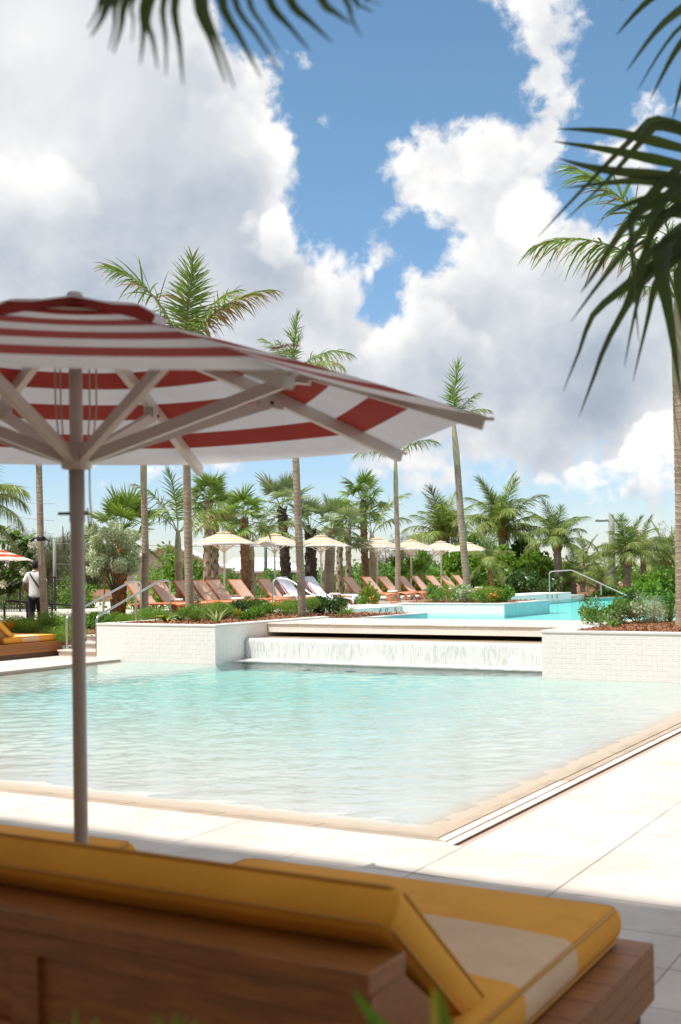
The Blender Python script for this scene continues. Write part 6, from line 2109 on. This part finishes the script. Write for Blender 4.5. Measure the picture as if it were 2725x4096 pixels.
# teal edged bed by the coping
z2 = 0.59
for i, (px, py, w, h, n, lf, asp, mat, ds) in enumerate((
        (1010, 2462, .8, .46, 1300, .075, .45, 'leaf_mid', 'leafy grey green shrub beside the pool handrail'), (1130, 2462, .9, .40, 4600, .05, .22, 'leaf_fern', 'feathery shrub beside the orange flowers'), (1225, 2463, .95, .48, 5600, .05, .22, 'leaf_fern', 'rounded feathery shrub at the ringed palm'), (1180, 2456, .7, .38, 3000, .05, .22, 'leaf_fern', 'feathery shrub tucked behind the ringed palm'), (1300, 2462, .6, .52, 1200, .085, .55, 'leaf_dark', 'dark glossy shrub near the teal tile'), (1345, 2458, .5, .5, 700, .08, .5, 'leaf_dark', 'dark upright shrub near the end of the bed'), (1065, 2448, .6, .4, 700, .08, .5, 'leaf_mid', 'loose shrub behind the orange flowers'))):
    shrub(ds, bz(px, py, z2), w, w * .8, h, n, lf, asp, mat, 250 + i, 11, group=SG)
blades('bright orange lily like leaves in the teal edged bed', bz(1105, 2452, z2) + Vector((0, 0, .12)), 18, .30, .085, 62, ['leaf_orange', 'leaf_orange', 'leaf_yellow'], 262, droop=.6, group=SG)
blades('spiky striped plant at the end of the teal edged bed', bz(1395, 2462, z2), 14, .42, .06, 55, ['leaf_mid', 'leaf_stripe', 'leaf_bright'], 263, droop=.7, group=SG)
blades('small spiky plant beside the larger striped one', bz(1362, 2464, z2), 9, .30, .05, 55, ['leaf_mid', 'leaf_bright'], 264, droop=.7, group=SG)
# flowers by the loungers
shrub('shrub with orange blossoms beside the shadow striped lounger', Vector((pt(1480, 2420, 38.5).x, 38.5, .54)), .7, .6, .8, 900, .10, .5, 'leaf_bright', 270, 9, group=SG, mats='leaf_orange', mi_frac=.22)
shrub('low clipped green shrub under the towelled lounger', Vector((pt(1400, 2420, 40).x, 40, .54)), 1.2, .7, .34, 1800, .08, .4, 'leaf_mid', 271, 10, group=SG)
# island planter
z3 = 0.675
for i, (px, w, h, n, lf, asp, mat, ds) in enumerate(((1742, .5, .55, 700, .09, .45, 'leaf_mid', 'thin grey green shrub at the near end of the island planter'), (1795, 1.1, .62, 5200, .06, .22, 'leaf_fern', 'rounded feathery shrub on the island planter'), (1858, .6, .62, 800, .08, .5, 'leaf_silver', 'pale loose shrub beside the leaning palm'), (1925, 1.1, .5, 4600, .06, .22, 'leaf_fern', 'spreading feathery shrub past the leaning palm'), (1985, .8, .5, 3000, .06, .22, 'leaf_fern', 'low feathery shrub towards the teal end'), (2025, .6, .5, 800, .10, .55, 'leaf_bright', 'leafy shrub trailing over the teal end'))):
    shrub(ds, bz(px, 2411, z3), w, w * .7, h, n, lf, asp, mat, 280 + i, 11, group=SG, mats='leaf_yellow' if 'trailing' in ds else None, mi_frac=.12)
shrub('yellow flowered low shrub between the feathery ones on the island', bz(1955, 2413, z3), .5, .4, .36, 500, .09, .5, 'leaf_bright', 288, 6, group=SG, mats='leaf_orange', mi_frac=.15)
# basketweave planter
z4 = 0.69
for i, (px, py, w, h, n, lf, asp, mat, ds) in enumerate(((2420, 2503, .55, .52, 950, .055, .42, 'leaf_mid', 'airy leafy shrub at the corner of the basketweave planter'), (2400, 2490, .5, .34, 420, .08, .40, 'leaf_mid', 'low spreading shrub leaning over the mulch'), (2480, 2500, .5, .36, 600, .06, .5, 'leaf_silver', 'small grey green shrub on the mulch'), (2560, 2495, .65, .42, 2400, .04, .3, 'leaf_mid', 'fine leaved shrub beside the near trunk'), (2610, 2500, .45, .55, 1500, .035, .25, 'leaf_silver', 'upright thyme like shrub near the trunk'), (2660, 2480, .6, .55, 900, .07, .45, 'leaf_mid', 'leafy shrub partly behind the upright one'), (2520, 2475, .5, .5, 500, .08, .5, 'leaf_dark', 'glossy paddle leaved shrub in the middle of the planter'))):
    shrub(ds, bz(px, py, z4), w * 1.2, w, h * 1.05, int(n * 1.7), lf, asp, mat, 300 + i, 13, group=SG)
blades('thick leaved arching plant at the edge of the mulch', bz(2450, 2508, z4), 12, .30, .045, 45, ['leaf_mid', 'leaf_bright'], 310, droop=.9, group=SG)
blades('variegated snake like blades beside the near trunk', bz(2680, 2492, z4), 9, .42, .06, 70, ['leaf_stripe', 'leaf_mid'], 311, droop=.3, group=SG)

# ================================================================== close palms hanging into the picture
def leaflet(parent, pts3, w, mat, twist=0.0):
    pts3 = [Vector(p) for p in pts3]
    # smooth resample
    n = 10
    out = []
    for k in range(n + 1):
        f = k / n * (len(pts3) - 1)
        i = min(int(f), len(pts3) - 2)
        g = f - i
        p0 = pts3[max(i - 1, 0)]; p1 = pts3[i]; p2 = pts3[i + 1]; p3 = pts3[min(i + 2, len(pts3) - 1)]
        out.append(0.5 * ((2 * p1) + (p2 - p0) * g + (2 * p0 - 5 * p1 + 4 * p2 - p3) * g * g + (3 * p1 - p0 - 3 * p2 + p3) * g ** 3))
    vs = []
    for k, p in enumerate(out):
        t_ = (out[min(k + 1, n)] - out[max(k - 1, 0)]).normalized()
        view = Vector((math.sin(twist), math.cos(twist), 0.25)).normalized()
        s = t_.cross(view).normalized()
        nn = s.cross(t_)
        f = k / n
        ww = w * 0.5 * (0.45 + 1.8 * f if f < 0.3 else (1 - f) / 0.7) + 0.0008
        vs += [p - s * ww + nn * ww * 0.35, p, p + s * ww + nn * ww * 0.35]
    fs = []
    for k in range(n):
        o = k * 3
        fs += [(o, o + 1, o + 4, o + 3), (o + 1, o + 2, o + 5, o + 4)]
    b = MB(); b.add(vs, fs, 0, True)
    return b.build('leaflet', M[mat], parent)

rl = random.Random(12)
YR = 4.2
np1 = thing('palm_tree', 'close shaded palm whose dark fronds hang in front of the near trunk', 'palm tree', (3.2, 4.2, 0))
o1 = Vector((3.2, 4.2, 0))
trunk(np1, [(0, 0, 0), (0, 0, 1.2), (-.05, 0, 2.7)], [.10, .08, .07], M['bark_ring'], ring=.05)
def frond_near(parent, origin, rach, leaves, mat, rmat, w):
    pts_ = [at(*r) - origin for r in rach]
    b = MB(); b.tube(pts_, [.012 - .009 * i / (len(pts_) - 1) for i in range(len(pts_))], 7)
    fr = b.build('frond', M[rmat], parent)
    for lf in leaves:
        wl = w * (lf[-1] if isinstance(lf[-1], float) else 1.0)
        P_ = [p for p in lf if not isinstance(p, float)]
        Yo = rl.uniform(-.12, .12)
        q = [at(p[0], p[1], (p[2] if len(p) > 2 else YR) + Yo * (i / max(1, len(P_) - 1))) - origin for i, p in enumerate(P_)]
        leaflet(fr, q, wl, mat, rl.uniform(-.5, .5))
    return fr
LV = [[(2830, 620), (2480, 532), (2228, 515)], [(2830, 680), (2470, 605), (2212, 565)], [(2830, 715), (2430, 680), (2236, 634)], [(2840, 752), (2560, 722), (2262, 752)],
      [(2830, 800), (2600, 790), (2420, 860)], [(2850, 870), (2650, 850), (2500, 900)],
      [(2860, 560), (2720, 500), (2617, 483), (2573, 512), (2471, 612), (2290, 800), (2150, 950)], [(2860, 600), (2740, 530), (2640, 500), (2590, 535), (2500, 640), (2390, 760), (2262, 880)],
      [(2840, 620), (2690, 690), (2490, 920), (2380, 1090), (2322, 1172)], [(2850, 640), (2710, 740), (2560, 930), (2400, 1130), (2284, 1288)],
      [(2830, 900), (2640, 1040), (2480, 1165), (2372, 1262), (2320, 1400), (2252, 1568)], [(2830, 960), (2611, 1087), (2445, 1342), (2370, 1530), (2316, 1670)],
      [(2800, 900), (2600, 1010), (2500, 1220), (2404, 1440), .8], [(2790, 960), (2600, 1090), (2541, 1260), (2498, 1470), .8], [(2800, 980), (2640, 1100), (2590, 1280), (2532, 1525), .8],
      [(2740, 900), (2650, 1030), (2680, 1260), (2726, 1590), 2.0], [(2740, 760), (2560, 840), (2528, 940), (2556, 1370), 1.2], [(2760, 820), (2640, 880), (2580, 1010), (2530, 1090), 1.3],
      [(2830, 940), (2720, 960), (2640, 1090), (2600, 1200), 1.3], [(2780, 1010), (2720, 1100), (2740, 1300), (2760, 1500), 1.4], [(2850, 820), (2700, 830), (2590, 960), (2470, 1010), 1.0]]
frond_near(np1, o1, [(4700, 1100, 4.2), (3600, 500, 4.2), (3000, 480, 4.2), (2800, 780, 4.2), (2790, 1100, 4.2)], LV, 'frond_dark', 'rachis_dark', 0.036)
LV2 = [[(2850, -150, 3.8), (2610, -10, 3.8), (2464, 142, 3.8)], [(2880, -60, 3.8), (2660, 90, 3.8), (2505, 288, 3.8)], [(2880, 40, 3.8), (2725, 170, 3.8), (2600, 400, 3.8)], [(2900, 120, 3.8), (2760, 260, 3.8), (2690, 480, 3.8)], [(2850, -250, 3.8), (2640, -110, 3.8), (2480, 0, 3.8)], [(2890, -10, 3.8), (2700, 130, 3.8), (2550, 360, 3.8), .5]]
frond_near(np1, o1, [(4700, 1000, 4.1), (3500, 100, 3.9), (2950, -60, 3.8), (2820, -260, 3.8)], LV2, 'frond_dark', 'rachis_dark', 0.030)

np2 = thing('palm_tree', 'close shaded palm with fronds hanging in from above against the cloud', 'palm tree', (-1.15, 1.55, 0))
o2 = Vector((-1.15, 1.55, 0))
trunk(np2, [(0, 0, 0), (0, 0, 1.6), (.1, 0.1, 3.0)], [.11, .09, .08], M['bark_ring'], ring=.05)
tipsT = [(75, 180, 1.0), (165, 245, .6), (185, 262, 1.0), (272, 208, .5), (316, 312, 1.0), (398, 335, .8), (441, 368, .8), (522, 412, 1.0), (728, 402, 1.2), (772, 432, .8), (902, 382, 1.1), (992, 345, .7), (988, 250, .6), (1135, 245, 1.0), (1242, 205, 1.1), (1335, 118, 1.0), (1382, 180, .6), (1440, 60, .5), (1485, 25, .6), (100, 60, .8), (60, 140, .5)]
tops_ = [(168, 0), (205, -5), (245, 0), (280, 0), (335, 0), (350, 60), (425, 0), (480, 0), (590, 0), (625, 0), (705, 0), (770, 0), (840, 0), (935, 0), (1035, 0), (1190, 0), (1310, 0), (1350, 0), (1400, -20), (150, -60), (140, -30)]
LT = []
for (tx, ty, w), (bx_, by_) in zip(tipsT, tops_):
    tip = (300 + tx / 1.206, ty / 1.206)
    mid = (300 + bx_ / 1.206, by_ / 1.206)
    fx = mid[0] + (930 - mid[0]) * 0.28
    base_ = (fx, mid[1] - 230)
    LT.append([(base_[0], base_[1], 2.2), (mid[0], mid[1], 2.2), (0.5 * (mid[0] + tip[0]) + (tip[0] - 900) * -0.012, 0.5 * (mid[1] + tip[1]), 2.2), (tip[0], tip[1], 2.2), w])
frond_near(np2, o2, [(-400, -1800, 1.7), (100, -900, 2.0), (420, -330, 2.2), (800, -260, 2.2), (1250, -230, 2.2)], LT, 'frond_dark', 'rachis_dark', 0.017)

# blades poking up at the bottom
pb = thing('plant', 'blurred upright green and yellow blades close in front of the wooden daybed', 'plant', (0.16, 1.62, 0))
for (x0, y0, x1, y1, w, mt_) in ((1700, 4500, 1412, 3962, .034, 'leaf_bright'), (1730, 4500, 1728, 3948, .030, 'leaf_yellow'), (1770, 4500, 1752, 3955, .026, 'leaf_bright'), (1560, 4600, 1480, 4060, .02, 'leaf_mid')):
    p0, p1 = at(x0, y0, 1.62) - pb.location, at(x1, y1, 1.6) - pb.location
    leaflet(pb, [p0 - Vector((0, 0, .5)), p0, p0.lerp(p1, .6) + Vector((0.01, 0, 0)), p1], w * 1.6, mt_).name = 'leaf'
pb2 = thing('plant', 'small blurred leafy tips at the foot of the wooden back panel', 'plant', (-0.3, 1.75, 0))
for k, (x, y) in enumerate(((300, 4030), (205, 4075), (390, 4065), (250, 4085), (640, 4055), (700, 4045), (745, 4060), (790, 4070), (610, 4060), (720, 4080))):
    p1 = at(x, y, 1.75) - pb2.location
    p0 = at(300 if k < 4 else 690, 4300, 1.75) - pb2.location
    leaflet(pb2, [p0 - Vector((0, 0, .5)), p0, p0.lerp(p1, .6), p1], .014, 'leaf_mid').name = 'leaf'
